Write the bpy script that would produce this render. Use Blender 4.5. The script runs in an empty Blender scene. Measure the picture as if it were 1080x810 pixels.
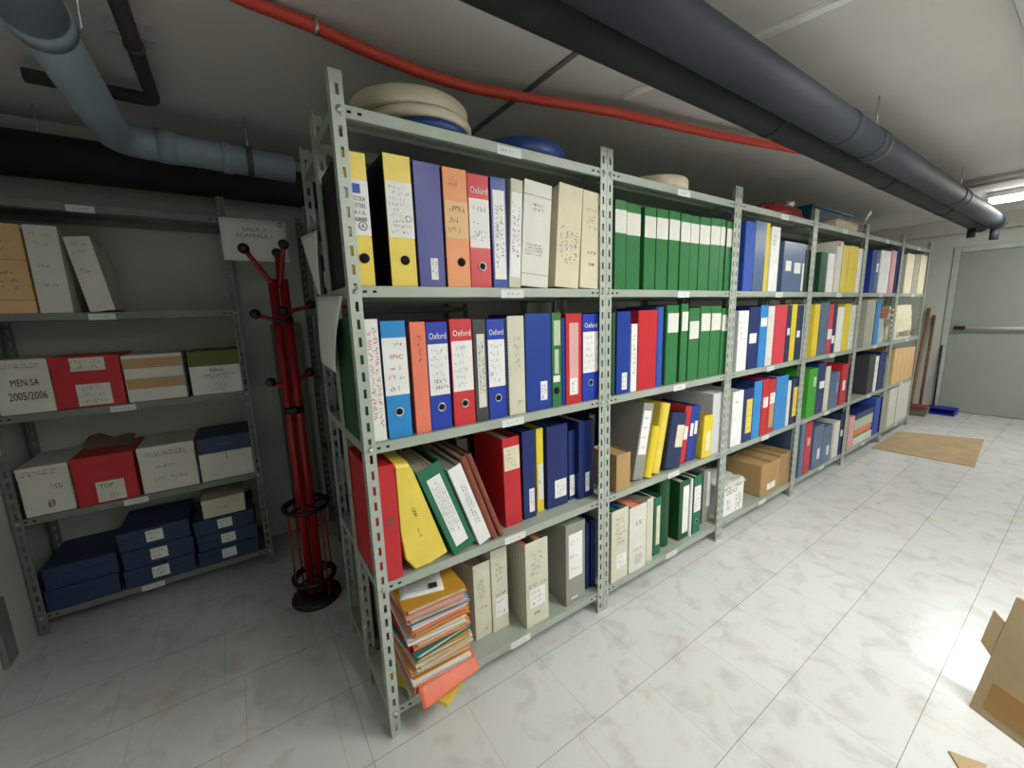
import bpy, math, random
from mathutils import Vector, Matrix
random.seed(7)
S = bpy.context.scene
COL = S.collection

# ------------------------------------------------------------------ camera, light, exposure
CAM = Vector((-0.28137, -1.18550, 1.39091))
RIGHT = Vector((0.82653665, -0.56206550, -0.03032676))
DOWN = Vector((-0.11962106, -0.12274938, -0.98520221))
FWD = Vector((0.55002558, 0.81793335, -0.16869172))
FPX = 425.066
cd = bpy.data.cameras.new('camera'); cam = bpy.data.objects.new('camera', cd); COL.objects.link(cam)
cd.sensor_width = 36; cd.lens = FPX/1080*36; cd.clip_start = .02
R3 = Matrix((RIGHT, -DOWN, -FWD)).transposed()
cam.matrix_world = Matrix.Translation(CAM) @ R3.to_4x4()
S.camera = cam
S.view_settings.view_transform = 'Standard'; S.view_settings.look = 'None'
S.view_settings.gamma = 1; S.view_settings.use_curve_mapping = False
S.view_settings.exposure = 0.22
w = bpy.data.worlds.new('world'); S.world = w; w.use_nodes = True
w.node_tree.nodes['Background'].inputs[0].default_value = (.85, .95, 1, 1)
w.node_tree.nodes['Background'].inputs[1].default_value = 0.06
CEIL = 2.36
LAMP_W = 20          # tubes near the end wall
LAMP_N = 4          # tubes over the near part of the aisle
LAMP_M = 40          # tubes over the middle of the aisle
def area_light(name, loc, sx, sy, power, col=(1, .99, .955)):
    l = bpy.data.lights.new(name, 'AREA'); l.shape = 'RECTANGLE'; l.size = sx; l.size_y = sy
    l.energy = power; l.color = col
    o = bpy.data.objects.new(name, l); o.location = loc; COL.objects.link(o)
    return o

# ------------------------------------------------------------------ measuring helpers (camera ray meets a real plane)
def ray(px, py):
    return RIGHT*((px-540)/FPX) + DOWN*((py-405)/FPX) + FWD
def onplane(px, py, ax, v):
    d = ray(px, py); return CAM + d*((v-CAM[ax])/d[ax])
def x_at(px, y, z):          # x of the point (x,y,z) seen in pixel column px
    u = (px-540)/FPX; b = Vector((0, y, z))-CAM
    n = u*FWD.dot(b)-RIGHT.dot(b)
    return n/(RIGHT.x-u*FWD.x)
def z_at(py, x, y):
    v = (py-405)/FPX; b = Vector((x, y, 0))-CAM
    n = v*FWD.dot(b)-DOWN.dot(b)
    return n/(DOWN.z-v*FWD.z)

# ------------------------------------------------------------------ materials
def lin(c):
    return tuple(((v/255)/12.92 if v/255 <= .04045 else ((v/255+.055)/1.055)**2.4) for v in c)
MATS = {}
def mat(name, rgb, rough=.5, metal=0, var=.10, scale=9, bump=0.0, kind=None, spec=.5):
    key = name
    if key in MATS: return MATS[key]
    m = bpy.data.materials.new(name); m.use_nodes = True; nt = m.node_tree; N = nt.nodes; L = nt.links
    b = N['Principled BSDF']; c = lin(rgb)
    b.inputs['Roughness'].default_value = rough; b.inputs['Metallic'].default_value = metal
    b.inputs['Specular IOR Level'].default_value = spec
    tc = N.new('ShaderNodeTexCoord'); no = N.new('ShaderNodeTexNoise')
    no.inputs['Scale'].default_value = scale; no.inputs['Detail'].default_value = 5
    L.new(tc.outputs['Object'], no.inputs['Vector'])
    cr = N.new('ShaderNodeValToRGB')
    cr.color_ramp.elements[0].position = .3; cr.color_ramp.elements[1].position = .7
    cr.color_ramp.elements[0].color = (*[v*(1-var) for v in c], 1)
    cr.color_ramp.elements[1].color = (*[min(1, v*(1+var)) for v in c], 1)
    L.new(no.outputs['Fac'], cr.inputs[0]); out = cr.outputs[0]
    if kind == 'perf':       # punched dot grid
        sep = N.new('ShaderNodeSeparateXYZ'); L.new(tc.outputs['Object'], sep.inputs[0])
        vals = []
        for a in (1, 2):
            mu = N.new('ShaderNodeMath'); mu.operation = 'MULTIPLY'; mu.inputs[1].default_value = 1/.011
            L.new(sep.outputs[a], mu.inputs[0])
            fr = N.new('ShaderNodeMath'); fr.operation = 'FRACT'; L.new(mu.outputs[0], fr.inputs[0])
            su = N.new('ShaderNodeMath'); su.operation = 'SUBTRACT'; su.inputs[1].default_value = .5; L.new(fr.outputs[0], su.inputs[0])
            sq = N.new('ShaderNodeMath'); sq.operation = 'POWER'; sq.inputs[1].default_value = 2
            ab = N.new('ShaderNodeMath'); ab.operation = 'ABSOLUTE'; L.new(su.outputs[0], ab.inputs[0]); L.new(ab.outputs[0], sq.inputs[0])
            vals.append(sq)
        ad = N.new('ShaderNodeMath'); ad.operation = 'ADD'; L.new(vals[0].outputs[0], ad.inputs[0]); L.new(vals[1].outputs[0], ad.inputs[1])
        lt = N.new('ShaderNodeMath'); lt.operation = 'LESS_THAN'; lt.inputs[1].default_value = .055; L.new(ad.outputs[0], lt.inputs[0])
        geo = N.new('ShaderNodeNewGeometry'); sx = N.new('ShaderNodeSeparateXYZ')
        vt = N.new('ShaderNodeVectorTransform'); vt.vector_type = 'NORMAL'; vt.convert_from = 'WORLD'; vt.convert_to = 'OBJECT'
        L.new(geo.outputs['Normal'], vt.inputs[0]); L.new(vt.outputs[0], sx.inputs[0])
        ax = N.new('ShaderNodeMath'); ax.operation = 'ABSOLUTE'; L.new(sx.outputs[0], ax.inputs[0])
        gt = N.new('ShaderNodeMath'); gt.operation = 'GREATER_THAN'; gt.inputs[1].default_value = .8; L.new(ax.outputs[0], gt.inputs[0])
        mm = N.new('ShaderNodeMath'); mm.operation = 'MULTIPLY'; L.new(lt.outputs[0], mm.inputs[0]); L.new(gt.outputs[0], mm.inputs[1])
        mx = N.new('ShaderNodeMix'); mx.data_type = 'RGBA'; L.new(mm.outputs[0], mx.inputs[0]); L.new(out, mx.inputs[6]); mx.inputs[7].default_value = (.02, .02, .018, 1)
        out = mx.outputs[2]
    if kind in ('lines', 'vlines'):      # ruled / ribbed stripes
        wv = N.new('ShaderNodeTexWave'); wv.bands_direction = 'Z' if kind == 'lines' else 'X'
        wv.inputs['Scale'].default_value = 30 if kind == 'lines' else 40
        wv.inputs['Distortion'].default_value = .6
        L.new(tc.outputs['Object'], wv.inputs['Vector'])
        mx = N.new('ShaderNodeMix'); mx.data_type = 'RGBA'; mx.blend_type = 'MULTIPLY'
        r2 = N.new('ShaderNodeValToRGB'); r2.color_ramp.elements[0].color = (.72, .72, .74, 1); r2.color_ramp.elements[1].position = .5
        L.new(wv.outputs['Fac'], r2.inputs[0]); mx.inputs[0].default_value = 1
        L.new(out, mx.inputs[6]); L.new(r2.outputs[0], mx.inputs[7]); out = mx.outputs[2]
    if kind == 'sheets':     # edges of a block of paper
        n2 = N.new('ShaderNodeTexNoise'); n2.inputs['Scale'].default_value = 1; n2.inputs['Detail'].default_value = 3
        mp = N.new('ShaderNodeMapping'); mp.inputs['Scale'].default_value = (500, 4, 4) if 'upright' in name else (4, 4, 600)
        L.new(tc.outputs['Object'], mp.inputs[0]); L.new(mp.outputs[0], n2.inputs['Vector'])
        r2 = N.new('ShaderNodeValToRGB'); r2.color_ramp.elements[0].position = .35; r2.color_ramp.elements[0].color = (.45, .42, .38, 1); r2.color_ramp.elements[1].position = .6
        L.new(n2.outputs['Fac'], r2.inputs[0])
        mx = N.new('ShaderNodeMix'); mx.data_type = 'RGBA'; mx.blend_type = 'MULTIPLY'; mx.inputs[0].default_value = 1
        L.new(out, mx.inputs[6]); L.new(r2.outputs[0], mx.inputs[7]); out = mx.outputs[2]
    if kind == 'galv':
        vo = N.new('ShaderNodeTexVoronoi'); vo.inputs['Scale'].default_value = 60; L.new(tc.outputs['Object'], vo.inputs['Vector'])
    L.new(out, b.inputs['Base Color'])
    if bump:
        bp = N.new('ShaderNodeBump'); bp.inputs['Strength'].default_value = bump; bp.inputs['Distance'].default_value = .004
        n3 = N.new('ShaderNodeTexNoise'); n3.inputs['Scale'].default_value = scale*4; n3.inputs['Detail'].default_value = 4
        L.new(tc.outputs['Object'], n3.inputs['Vector']); L.new(n3.outputs['Fac'], bp.inputs['Height'])
        L.new(bp.outputs[0], b.inputs['Normal'])
    MATS[key] = m
    return m
C = dict(yellow=(238, 212, 86), indigo=(78, 80, 152), orange=(240, 160, 108), red=(198, 36, 46), oxred=(210, 50, 60),
         navy=(22, 42, 106), blue=(26, 60, 152), oxblue=(30, 60, 176), sky=(40, 140, 212), cyan=(60, 150, 215), cream=(214, 212, 192),
         white=(240, 240, 238), offwhite=(224, 223, 214), ivory=(228, 220, 192), green=(50, 120, 68), dgreen=(26, 80, 46),
         agreen=(34, 112, 80), salmon=(240, 128, 100), dgrey=(62, 66, 68), grey=(150, 150, 142), slate=(82, 106, 142),
         cyellow=(232, 206, 50), brown=(136, 70, 54), kraft=(180, 146, 98), tan=(196, 158, 112), pink=(226, 172, 172),
         lime=(62, 160, 46), black=(18, 18, 20), mustard=(214, 156, 48), palegreen=(190, 206, 176), rose=(214, 60, 78),
         greybeige=(178, 174, 158), peach=(232, 190, 136), royal=(48, 84, 180), teal=(44, 128, 124), lightblue=(140, 165, 200),
         bluebox=(40, 60, 96), dblue=(30, 46, 88), kgreen=(92, 112, 40), wood=(120, 84, 54), dkgreen=(24, 48, 34))
ROUGH = dict(yellow=.35, indigo=.3, blue=.3, navy=.35, green=.3, slate=.3, sky=.35, oxblue=.35, oxred=.35, red=.4, cream=.8, ivory=.85, kraft=.9, white=.6)
def cm(c, kind=None):
    if isinstance(c, bpy.types.Material): return c
    nm = c + ('_'+kind if kind else '')
    return mat(nm, C[c], ROUGH.get(c, .5), var=.06, kind=kind, bump=.15)
M_STEEL = mat('painted_grey_steel', (178, 186, 176), .42, .15, var=.07, scale=6)
M_SHELF = mat('painted_shelf_steel', (168, 177, 166), .45, .1, var=.09, scale=5)
M_ZINC = mat('zinc', (200, 200, 200), .3, .9)
M_HOLE = mat('dark_hole', (8, 8, 8), .9)
M_PAPERU = mat('paper_upright', (226, 220, 204), .9, var=.05, kind='sheets')
M_PAPERF = mat('paper_flat', (226, 212, 186), .9, var=.05, kind='sheets')
M_PAPER = mat('white_paper', (240, 240, 238), .8, var=.03)
M_TAG = mat('tag_paper', (222, 226, 226), .6, var=.03)
M_INK = mat('ink_dark', (38, 38, 44), .7)
M_INKR = mat('ink_red', (190, 60, 50), .7)
M_INKG = mat('ink_grey', (130, 130, 128), .7)
M_INKT = mat('ink_teal', (70, 160, 150), .7)
M_WHT = mat('print_white', (240, 240, 240), .6)
M_CORR = mat('corrugated_cardboard', (176, 154, 118), .9, var=.10, scale=7, bump=.2)

# ------------------------------------------------------------------ mesh helpers
class MB:
    def __init__(s): s.v = []; s.f = []; s.m = []; s.sm = []
    def add(s, vs, fs, mi=0, smooth=False):
        n = len(s.v); s.v += [tuple(v) for v in vs]
        for f in fs: s.f.append([n+i for i in f]); s.m.append(mi); s.sm.append(smooth)
        return s
    def box(s, x0, x1, y0, y1, z0, z1, mi=0, c=0.0, M=None):
        if c <= 0:
            vs = [(x, y, z) for x in (x0, x1) for y in (y0, y1) for z in (z0, z1)]
            fs = [(0, 1, 3, 2), (4, 6, 7, 5), (0, 4, 5, 1), (2, 3, 7, 6), (0, 2, 6, 4), (1, 5, 7, 3)]
        else:
            c = min(c, (x1-x0)*.45, (y1-y0)*.45, (z1-z0)*.45)
            vs = []; idx = {}
            for i, (x, sx) in enumerate(((x0, 1), (x1, -1))):
                for j, (y, sy) in enumerate(((y0, 1), (y1, -1))):
                    for k, (z, sz) in enumerate(((z0, 1), (z1, -1))):
                        idx[i, j, k, 0] = len(vs); vs.append((x, y+sy*c, z+sz*c))
                        idx[i, j, k, 1] = len(vs); vs.append((x+sx*c, y, z+sz*c))
                        idx[i, j, k, 2] = len(vs); vs.append((x+sx*c, y+sy*c, z))
            fs = []
            for i in (0, 1):
                fs.append([idx[i, 0, 0, 0], idx[i, 0, 1, 0], idx[i, 1, 1, 0], idx[i, 1, 0, 0]])
                fs.append([idx[0, i, 0, 1], idx[1, i, 0, 1], idx[1, i, 1, 1], idx[0, i, 1, 1]])
                fs.append([idx[0, 0, i, 2], idx[0, 1, i, 2], idx[1, 1, i, 2], idx[1, 0, i, 2]])
            for i in (0, 1):
                for j in (0, 1):
                    fs.append([idx[i, j, 0, 0], idx[i, j, 1, 0], idx[i, j, 1, 1], idx[i, j, 0, 1]])
                    fs.append([idx[i, 0, j, 0], idx[i, 1, j, 0], idx[i, 1, j, 2], idx[i, 0, j, 2]])
                    fs.append([idx[0, i, j, 1], idx[1, i, j, 1], idx[1, i, j, 2], idx[0, i, j, 2]])
                    for k in (0, 1): fs.append([idx[i, j, k, 0], idx[i, j, k, 1], idx[i, j, k, 2]])
        if M is not None: vs = [M @ Vector(v) for v in vs]
        return s.add(vs, fs, mi)
    def tube(s, pts, r, n=12, mi=0, caps=True, smooth=True):
        pts = [Vector(p) for p in pts]; rs = r if isinstance(r, (list, tuple)) else [r]*len(pts)
        base = len(s.v); prev = None
        for i, p in enumerate(pts):
            t = (pts[min(i+1, len(pts)-1)]-pts[max(i-1, 0)]).normalized()
            if prev is None:
                a = t.orthogonal().normalized()
            else:
                a = (prev-t*prev.dot(t)).normalized()
            prev = a; b = t.cross(a)
            for k in range(n):
                q = 2*math.pi*k/n; s.v.append(tuple(p+(a*math.cos(q)+b*math.sin(q))*rs[i]))
        for i in range(len(pts)-1):
            for k in range(n):
                k2 = (k+1) % n
                s.f.append([base+i*n+k, base+i*n+k2, base+(i+1)*n+k2, base+(i+1)*n+k]); s.m.append(mi); s.sm.append(smooth)
        if caps:
            s.f.append([base+k for k in reversed(range(n))]); s.m.append(mi); s.sm.append(False)
            s.f.append([base+(len(pts)-1)*n+k for k in range(n)]); s.m.append(mi); s.sm.append(False)
        return s
    def lathe(s, prof, c=(0, 0, 0), n=48, mi=0, smooth=True, axis='z', ring=False):
        if ring: prof = list(prof)+[prof[0]]
        base = len(s.v)
        for r, z in prof:
            for k in range(n):
                q = 2*math.pi*k/n; p = (r*math.cos(q), r*math.sin(q), z)
                if axis == 'y': p = (p[0], p[2], p[1])
                s.v.append((p[0]+c[0], p[1]+c[1], p[2]+c[2]))
        for i in range(len(prof)-1):
            for k in range(n):
                k2 = (k+1) % n
                s.f.append([base+i*n+k, base+i*n+k2, base+(i+1)*n+k2, base+(i+1)*n+k]); s.m.append(mi); s.sm.append(smooth)
        if ring: return s
        s.f.append([base+k for k in range(n)]); s.m.append(mi); s.sm.append(False)
        s.f.append([base+(len(prof)-1)*n+k for k in range(n)]); s.m.append(mi); s.sm.append(False)
        return s
    def grid(s, fn, nu, nv, th=0.001, mi=0):
        """thin sheet with real thickness; fn(u,v)->point"""
        P = [[Vector(fn(i/nu, j/nv)) for j in range(nv+1)] for i in range(nu+1)]
        vs = []
        for sgn in (0, 1):
            for i in range(nu+1):
                for j in range(nv+1):
                    du = P[min(i+1, nu)][j]-P[max(i-1, 0)][j]; dv = P[i][min(j+1, nv)]-P[i][max(j-1, 0)]
                    n = du.cross(dv).normalized()
                    vs.append(P[i][j]+n*(th*sgn))
        W = nv+1; O = (nu+1)*W; fs = []
        for i in range(nu):
            for j in range(nv):
                a = i*W+j
                fs.append((a, a+1, a+W+1, a+W)); fs.append((O+a, O+a+W, O+a+W+1, O+a+1))
        for i in range(nu):
            a = i*W; fs.append((a, a+W, O+a+W, O+a)); a = i*W+nv; fs.append((a, O+a, O+a+W, a+W))
        for j in range(nv):
            a = j; fs.append((a, O+a, O+a+1, a+1)); a = nu*W+j; fs.append((a, a+1, O+a+1, O+a))
        return s.add(vs, fs, mi, True)
    def mesh(s, name, mats):
        me = bpy.data.meshes.new(name); me.from_pydata(s.v, [], s.f)
        for m in (mats if isinstance(mats, (list, tuple)) else [mats]): me.materials.append(m)
        me.polygons.foreach_set('material_index', s.m); me.polygons.foreach_set('use_smooth', s.sm)
        me.update(); return me
    def build(s, name, mats, parent=None, loc=(0, 0, 0), label=None):
        o = bpy.data.objects.new(name, s.mesh(name, mats)); COL.objects.link(o); o.location = loc
        if parent: o.parent = parent
        if label: o['label'] = label
        return o
def tag(o, label=None, cat=None, group=None, kind=None):
    if label: o['label'] = label
    if cat: o['category'] = cat
    if group: o['group'] = group
    if kind: o['kind'] = kind
    return o
def empty(name, loc, label=None, cat=None, group=None, rot=(0, 0, 0)):
    o = bpy.data.objects.new(name, None); COL.objects.link(o); o.location = loc; o.rotation_euler = rot
    o.empty_display_size = .05
    return tag(o, label, cat, group)
def copy_tree(o, parent=None):
    c = o.copy(); COL.objects.link(c); c.parent = parent
    for ch in list(o.children): copy_tree(ch, c)
    return c
TXT = {}
def text(name, s, m, parent, x0, x1, z, y, h=None, vertical=False, shear=0):
    """raised lettering on a face looking to -y; fitted between x0 and x1 (or z0..z1 when vertical)"""
    key = (s, shear)
    if key not in TXT:
        cu = bpy.data.curves.new('lettering', 'FONT'); cu.body = s; cu.resolution_u = 2; cu.shear = shear; cu.extrude = .006
        ob = bpy.data.objects.new('lettering_tmp', cu)
        me = bpy.data.meshes.new_from_object(ob)
        bpy.data.objects.remove(ob); bpy.data.curves.remove(cu)
        TXT[key] = ([v.co.copy() for v in me.vertices], [list(p.vertices) for p in me.polygons]); bpy.data.meshes.remove(me)
    vs, fs = TXT[key]
    if not vs: return
    ax = min(v.x for v in vs); bx = max(v.x for v in vs); ay = min(v.y for v in vs); by = max(v.y for v in vs)
    k = (x1-x0)/(bx-ax); kh = (h/(by-ay)) if h else k
    mb = MB()
    if not vertical:
        mb.add([(x0+(v.x-ax)*k, y-v.z*.03, z+(v.y-ay)*kh) for v in vs], fs)
    else:   # reads top to bottom: x0..x1 is a z range, z is the x position
        mb.add([(z+(v.y-ay)*kh, y-v.z*.03, x1-(v.x-ax)*k) for v in vs], fs)
    return mb.build(name, m, parent)
def scribble(parent, x0, x1, z0, z1, rows, m, y, vert=False, seed=0, name='handwriting', th=.0011, jag=.45):
    """rows of small letter-like pen marks, grouped into words"""
    rnd = random.Random(seed*31+rows); mb = MB()
    L = (z1-z0) if vert else (x1-x0); W = (x1-x0) if vert else (z1-z0)
    rh = W/rows; lh = min(rh*.62, .013 if th < .0013 else .016); lw = lh*.6; th = min(th, lh*.17)
    for r in range(rows):
        c = (r+.5)*rh; a = L*rnd.uniform(0, .15); e = L*rnd.uniform(.75, 1); word = rnd.randint(2, 7)
        while a+lw < e:
            if word <= 0: a += lw*1.1; word = rnd.randint(2, 8); continue
            word -= 1
            P = [(a+rnd.choice((0, .5, 1))*lw, c+rnd.choice((-.5, 0, .5))*lh) for _ in range(rnd.choice((3, 3, 4)))]
            for p, q_ in zip(P, P[1:]):
                dx = q_[0]-p[0]; dz = q_[1]-p[1]; l = math.hypot(dx, dz)
                if l < 1e-6: continue
                nx, nz = -dz/l*th/2, dx/l*th/2
                q = [(p[0]+nx, p[1]+nz), (q_[0]+nx, q_[1]+nz), (q_[0]-nx, q_[1]-nz), (p[0]-nx, p[1]-nz)]
                if vert: q = [(x0+b_, y, z1-a_) for a_, b_ in q]
                else: q = [(x0+a_, y, z1-b_) for a_, b_ in q]
                mb.add(q+[(X, y+.0002, Z) for X, _, Z in q], [(0, 1, 2, 3), (7, 6, 5, 4), (0, 4, 5, 1), (2, 6, 7, 3)])
            a += lw*1.25
    if mb.v: return mb.build(name, m, parent)

# ------------------------------------------------------------------ room shell
XL, XR, YB, YF = -1.2, 7.2, 1.76, -2.5
def floor_mat():
    m = bpy.data.materials.new('vinyl_marble_tiles'); m.use_nodes = True; nt = m.node_tree; N = nt.nodes; L = nt.links; b = N['Principled BSDF']
    tc = N.new('ShaderNodeTexCoord'); mp = N.new('ShaderNodeMapping'); mp.inputs['Location'].default_value = (.083, .035+.316*10, 0)
    L.new(tc.outputs['Object'], mp.inputs[0])
    br = N.new('ShaderNodeTexBrick'); br.inputs['Scale'].default_value = 1; br.inputs['Brick Width'].default_value = .3335; br.inputs['Row Height'].default_value = .316
    br.inputs['Mortar Size'].default_value = .0011; br.inputs['Mortar Smooth'].default_value = .6; br.offset = .21; br.offset_frequency = 2
    br.inputs['Color1'].default_value = (1, 1, 1, 1); br.inputs['Color2'].default_value = (.95, .955, .95, 1); br.inputs['Mortar'].default_value = (.62, .61, .58, 1)
    L.new(mp.outputs[0], br.inputs['Vector'])
    b2 = N.new('ShaderNodeTexBrick'); b2.inputs['Scale'].default_value = 1; b2.inputs['Brick Width'].default_value = 500; b2.inputs['Row Height'].default_value = .316
    b2.inputs['Mortar Size'].default_value = .0011; b2.inputs['Mortar Smooth'].default_value = .5; b2.offset = 0
    b2.inputs['Color1'].default_value = (1, 1, 1, 1); b2.inputs['Color2'].default_value = (1, 1, 1, 1); b2.inputs['Mortar'].default_value = (.36, .35, .33, 1)
    L.new(mp.outputs[0], b2.inputs['Vector'])
    n1 = N.new('ShaderNodeTexNoise'); n1.inputs['Scale'].default_value = 8; n1.inputs['Detail'].default_value = 10; n1.inputs['Distortion'].default_value = .5; n1.inputs['Roughness'].default_value = .62
    L.new(tc.outputs['Object'], n1.inputs['Vector'])
    r1 = N.new('ShaderNodeValToRGB'); e = r1.color_ramp.elements; e[0].position = .30; e[0].color = (*lin((196, 197, 194)), 1); e[1].position = .50; e[1].color = (*lin((216, 218, 217)), 1)
    L.new(n1.outputs['Fac'], r1.inputs[0])
    n2 = N.new('ShaderNodeTexNoise'); n2.inputs['Scale'].default_value = 3.1; n2.inputs['Detail'].default_value = 6; n2.inputs['Distortion'].default_value = 2.2
    L.new(tc.outputs['Object'], n2.inputs['Vector'])
    r2 = N.new('ShaderNodeValToRGB'); e = r2.color_ramp.elements; e[0].position = .60; e[0].color = (1, 1, 1, 1); e[1].position = .74; e[1].color = (.98, .90, .84, 1)
    L.new(n2.outputs['Fac'], r2.inputs[0])
    a = N.new('ShaderNodeMix'); a.data_type = 'RGBA'; a.blend_type = 'MULTIPLY'; a.inputs[0].default_value = 1; L.new(r1.outputs[0], a.inputs[6]); L.new(r2.outputs[0], a.inputs[7])
    c = N.new('ShaderNodeMix'); c.data_type = 'RGBA'; c.blend_type = 'MULTIPLY'; c.inputs[0].default_value = 1; L.new(a.outputs[2], c.inputs[6]); L.new(br.outputs['Color'], c.inputs[7])
    c2 = N.new('ShaderNodeMix'); c2.data_type = 'RGBA'; c2.blend_type = 'MULTIPLY'; c2.inputs[0].default_value = 1; L.new(c.outputs[2], c2.inputs[6]); L.new(b2.outputs['Color'], c2.inputs[7])
    L.new(c2.outputs[2], b.inputs['Base Color'])
    b.inputs['Roughness'].default_value = .21; b.inputs['Specular IOR Level'].default_value = .45
    n4 = N.new('ShaderNodeTexNoise'); n4.inputs['Scale'].default_value = 14; n4.inputs['Detail'].default_value = 4; L.new(tc.outputs['Object'], n4.inputs['Vector'])
    bp = N.new('ShaderNodeBump'); bp.inputs['Strength'].default_value = .12; bp.inputs['Distance'].default_value = .01; L.new(n4.outputs['Fac'], bp.inputs['Height']); L.new(bp.outputs[0], b.inputs['Normal'])
    return m
M_WALL = mat('wall_plaster', (196, 200, 192), .85, var=.05, scale=1.5, bump=.2)
M_CEIL = mat('ceiling_plaster', (222, 219, 215), .9, var=.07, scale=1.2, bump=.25)
M_DOOR = mat('door_paint', (152, 160, 150), .5, var=.04, scale=2)
def struct(name, mb, m, parent=None): return tag(mb.build(name, m, parent), kind='structure') if parent is None else mb.build(name, m, parent)
struct('floor', MB().box(XL-.1, XR+.1, YF-.1, YB+.1, -.1, 0), floor_mat())
struct('ceiling', MB().box(XL-.1, XR+.1, YF-.1, YB+.1, CEIL, CEIL+.1), M_CEIL)
struct('wall_left', MB().box(XL-.1, XL, YF-.1, YB+.1, 0, CEIL), M_WALL)
struct('wall_back', MB().box(XL, XR+.1, YB, YB+.1, 0, CEIL), M_WALL)
struct('wall_front', MB().box(XL, XR+.1, YF-.1, YF, 0, CEIL), M_WALL)
DY = .02     # left edge of the door opening
DW = 1.3
mb = MB(); mb.box(XR, XR+.1, DY, YB, 0, CEIL); mb.box(XR, XR+.1, DY-DW, DY, 2.04, CEIL); mb.box(XR, XR+.1, YF, DY-DW, 0, CEIL)
struct('wall_right', mb, M_WALL)
struct('trim_1', MB().box(XR-.16, XR-.0005, YF+.001, YB-.001, 2.2, CEIL-.0005, c=.004), mat('beam_plaster', (190, 190, 180), .85, scale=2))
# ceiling joints between the cast slabs
for i, (a, b) in enumerate((((605, 57), (500, 138)), ((882, 0), (787, 43)))):
    A = onplane(*a, 2, CEIL); B = onplane(*b, 2, CEIL); d = (B-A).normalized(); n = Vector((-d.y, d.x, 0))*(.012 if i == 0 else .016)
    A = A-d*1.2; B = B+d*(.1 if i == 0 else .5)
    if i == 0: A = A+d*.9
    vs = [A+n, B+n, B-n, A-n]; zz = CEIL-.0005; dz = .006 if i == 0 else .014
    struct('trim_%d' % (i+2), MB().add([(v.x, v.y, zz) for v in vs]+[(v.x, v.y, zz-dz) for v in vs],
           [(0, 1, 2, 3), (7, 6, 5, 4), (0, 4, 5, 1), (1, 5, 6, 2), (2, 6, 7, 3), (3, 7, 4, 0)]),
           mat('slab_joint', (112, 112, 106), .9) if i == 0 else mat('white_trunking', (244, 244, 242), .6))
door = empty('door_1', (XR, DY, 0)); tag(door, 'grey-green double fire door with white push bar', 'door', kind='structure')
fr = MB(); fr.box(-.02, .06, -.06, 0, 0, 2.04, c=.004); fr.box(-.02, .06, -DW, -DW+.06, 0, 2.04, c=.004); fr.box(-.02, .06, -DW+.06, -.06, 1.98, 2.04, c=.004)
fr.build('door_frame', mat('frame_paint', (186, 190, 182), .5), door)
MB().box(.005, .055, -DW+.062, -.062, .006, 1.978, c=.003).build('door_leaf', M_DOOR, door)
pb = MB(); pz = 1.065
pb.tube([(-.06, -.2, pz), (-.06, -1.16, pz)], .017, 14)
bar = pb.build('push_bar', mat('push_bar_paint', (206, 208, 200), .4), door, label='white push bar')
k = MB(); k.box(-.08, .004, -.2, -.10, pz-.02, pz+.02, c=.006); k.box(-.08, .004, -1.2, -1.12, pz-.02, pz+.02, c=.006)
k.build('bar_bracket', cm('black'), door)
# metal plate low on the left wall
tag(MB().box(XL+.0005, XL+.018, 1.10, 1.19, .07, .34, c=.004).build('wall_plate', mat('plate_grey', (120, 124, 118), .6)), 'grey metal plate low on the left wall', 'wall plate')

# ------------------------------------------------------------------ lamps
def lamp(loc, length, power, label, n):
    """long twin tube fixture lying along y under the ceiling"""
    r = empty('ceiling_lamp', loc, label, 'lamp', 'fluorescent ceiling lamps'); h = length/2
    MB().box(-.07, .07, -h, h, .03, .078, c=.006).build('lamp_housing', mat('lamp_housing', (225, 226, 222), .5), r)
    em = bpy.data.materials.get('lamp_glow')
    if not em:
        em = bpy.data.materials.new('lamp_glow'); em.use_nodes = True; b = em.node_tree.nodes['Principled BSDF']
        b.inputs['Emission Color'].default_value = (1, .99, .95, 1); b.inputs['Emission Strength'].default_value = 14; b.inputs['Base Color'].default_value = (.9, .9, .9, 1)
    MB().box(-.06, .06, -h+.01, h-.01, -.012, .03, c=.018).build('diffuser', em, r)
    l = area_light('tube_light', (0, 0, -.016), .12, length, power); l.parent = r
    return r
lamp((5.62, -1.02, 2.28), 1.24, LAMP_W, 'lit white fluorescent ceiling lamp near the grey door', 1)
lamp((.60, -1.80, 2.28), 1.24, LAMP_N, 'fluorescent ceiling lamp over the near end of the aisle', 2)
lamp((1.9, -1.74, 2.28), 1.24, LAMP_M, 'fluorescent ceiling lamp over the middle of the aisle', 3)

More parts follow.
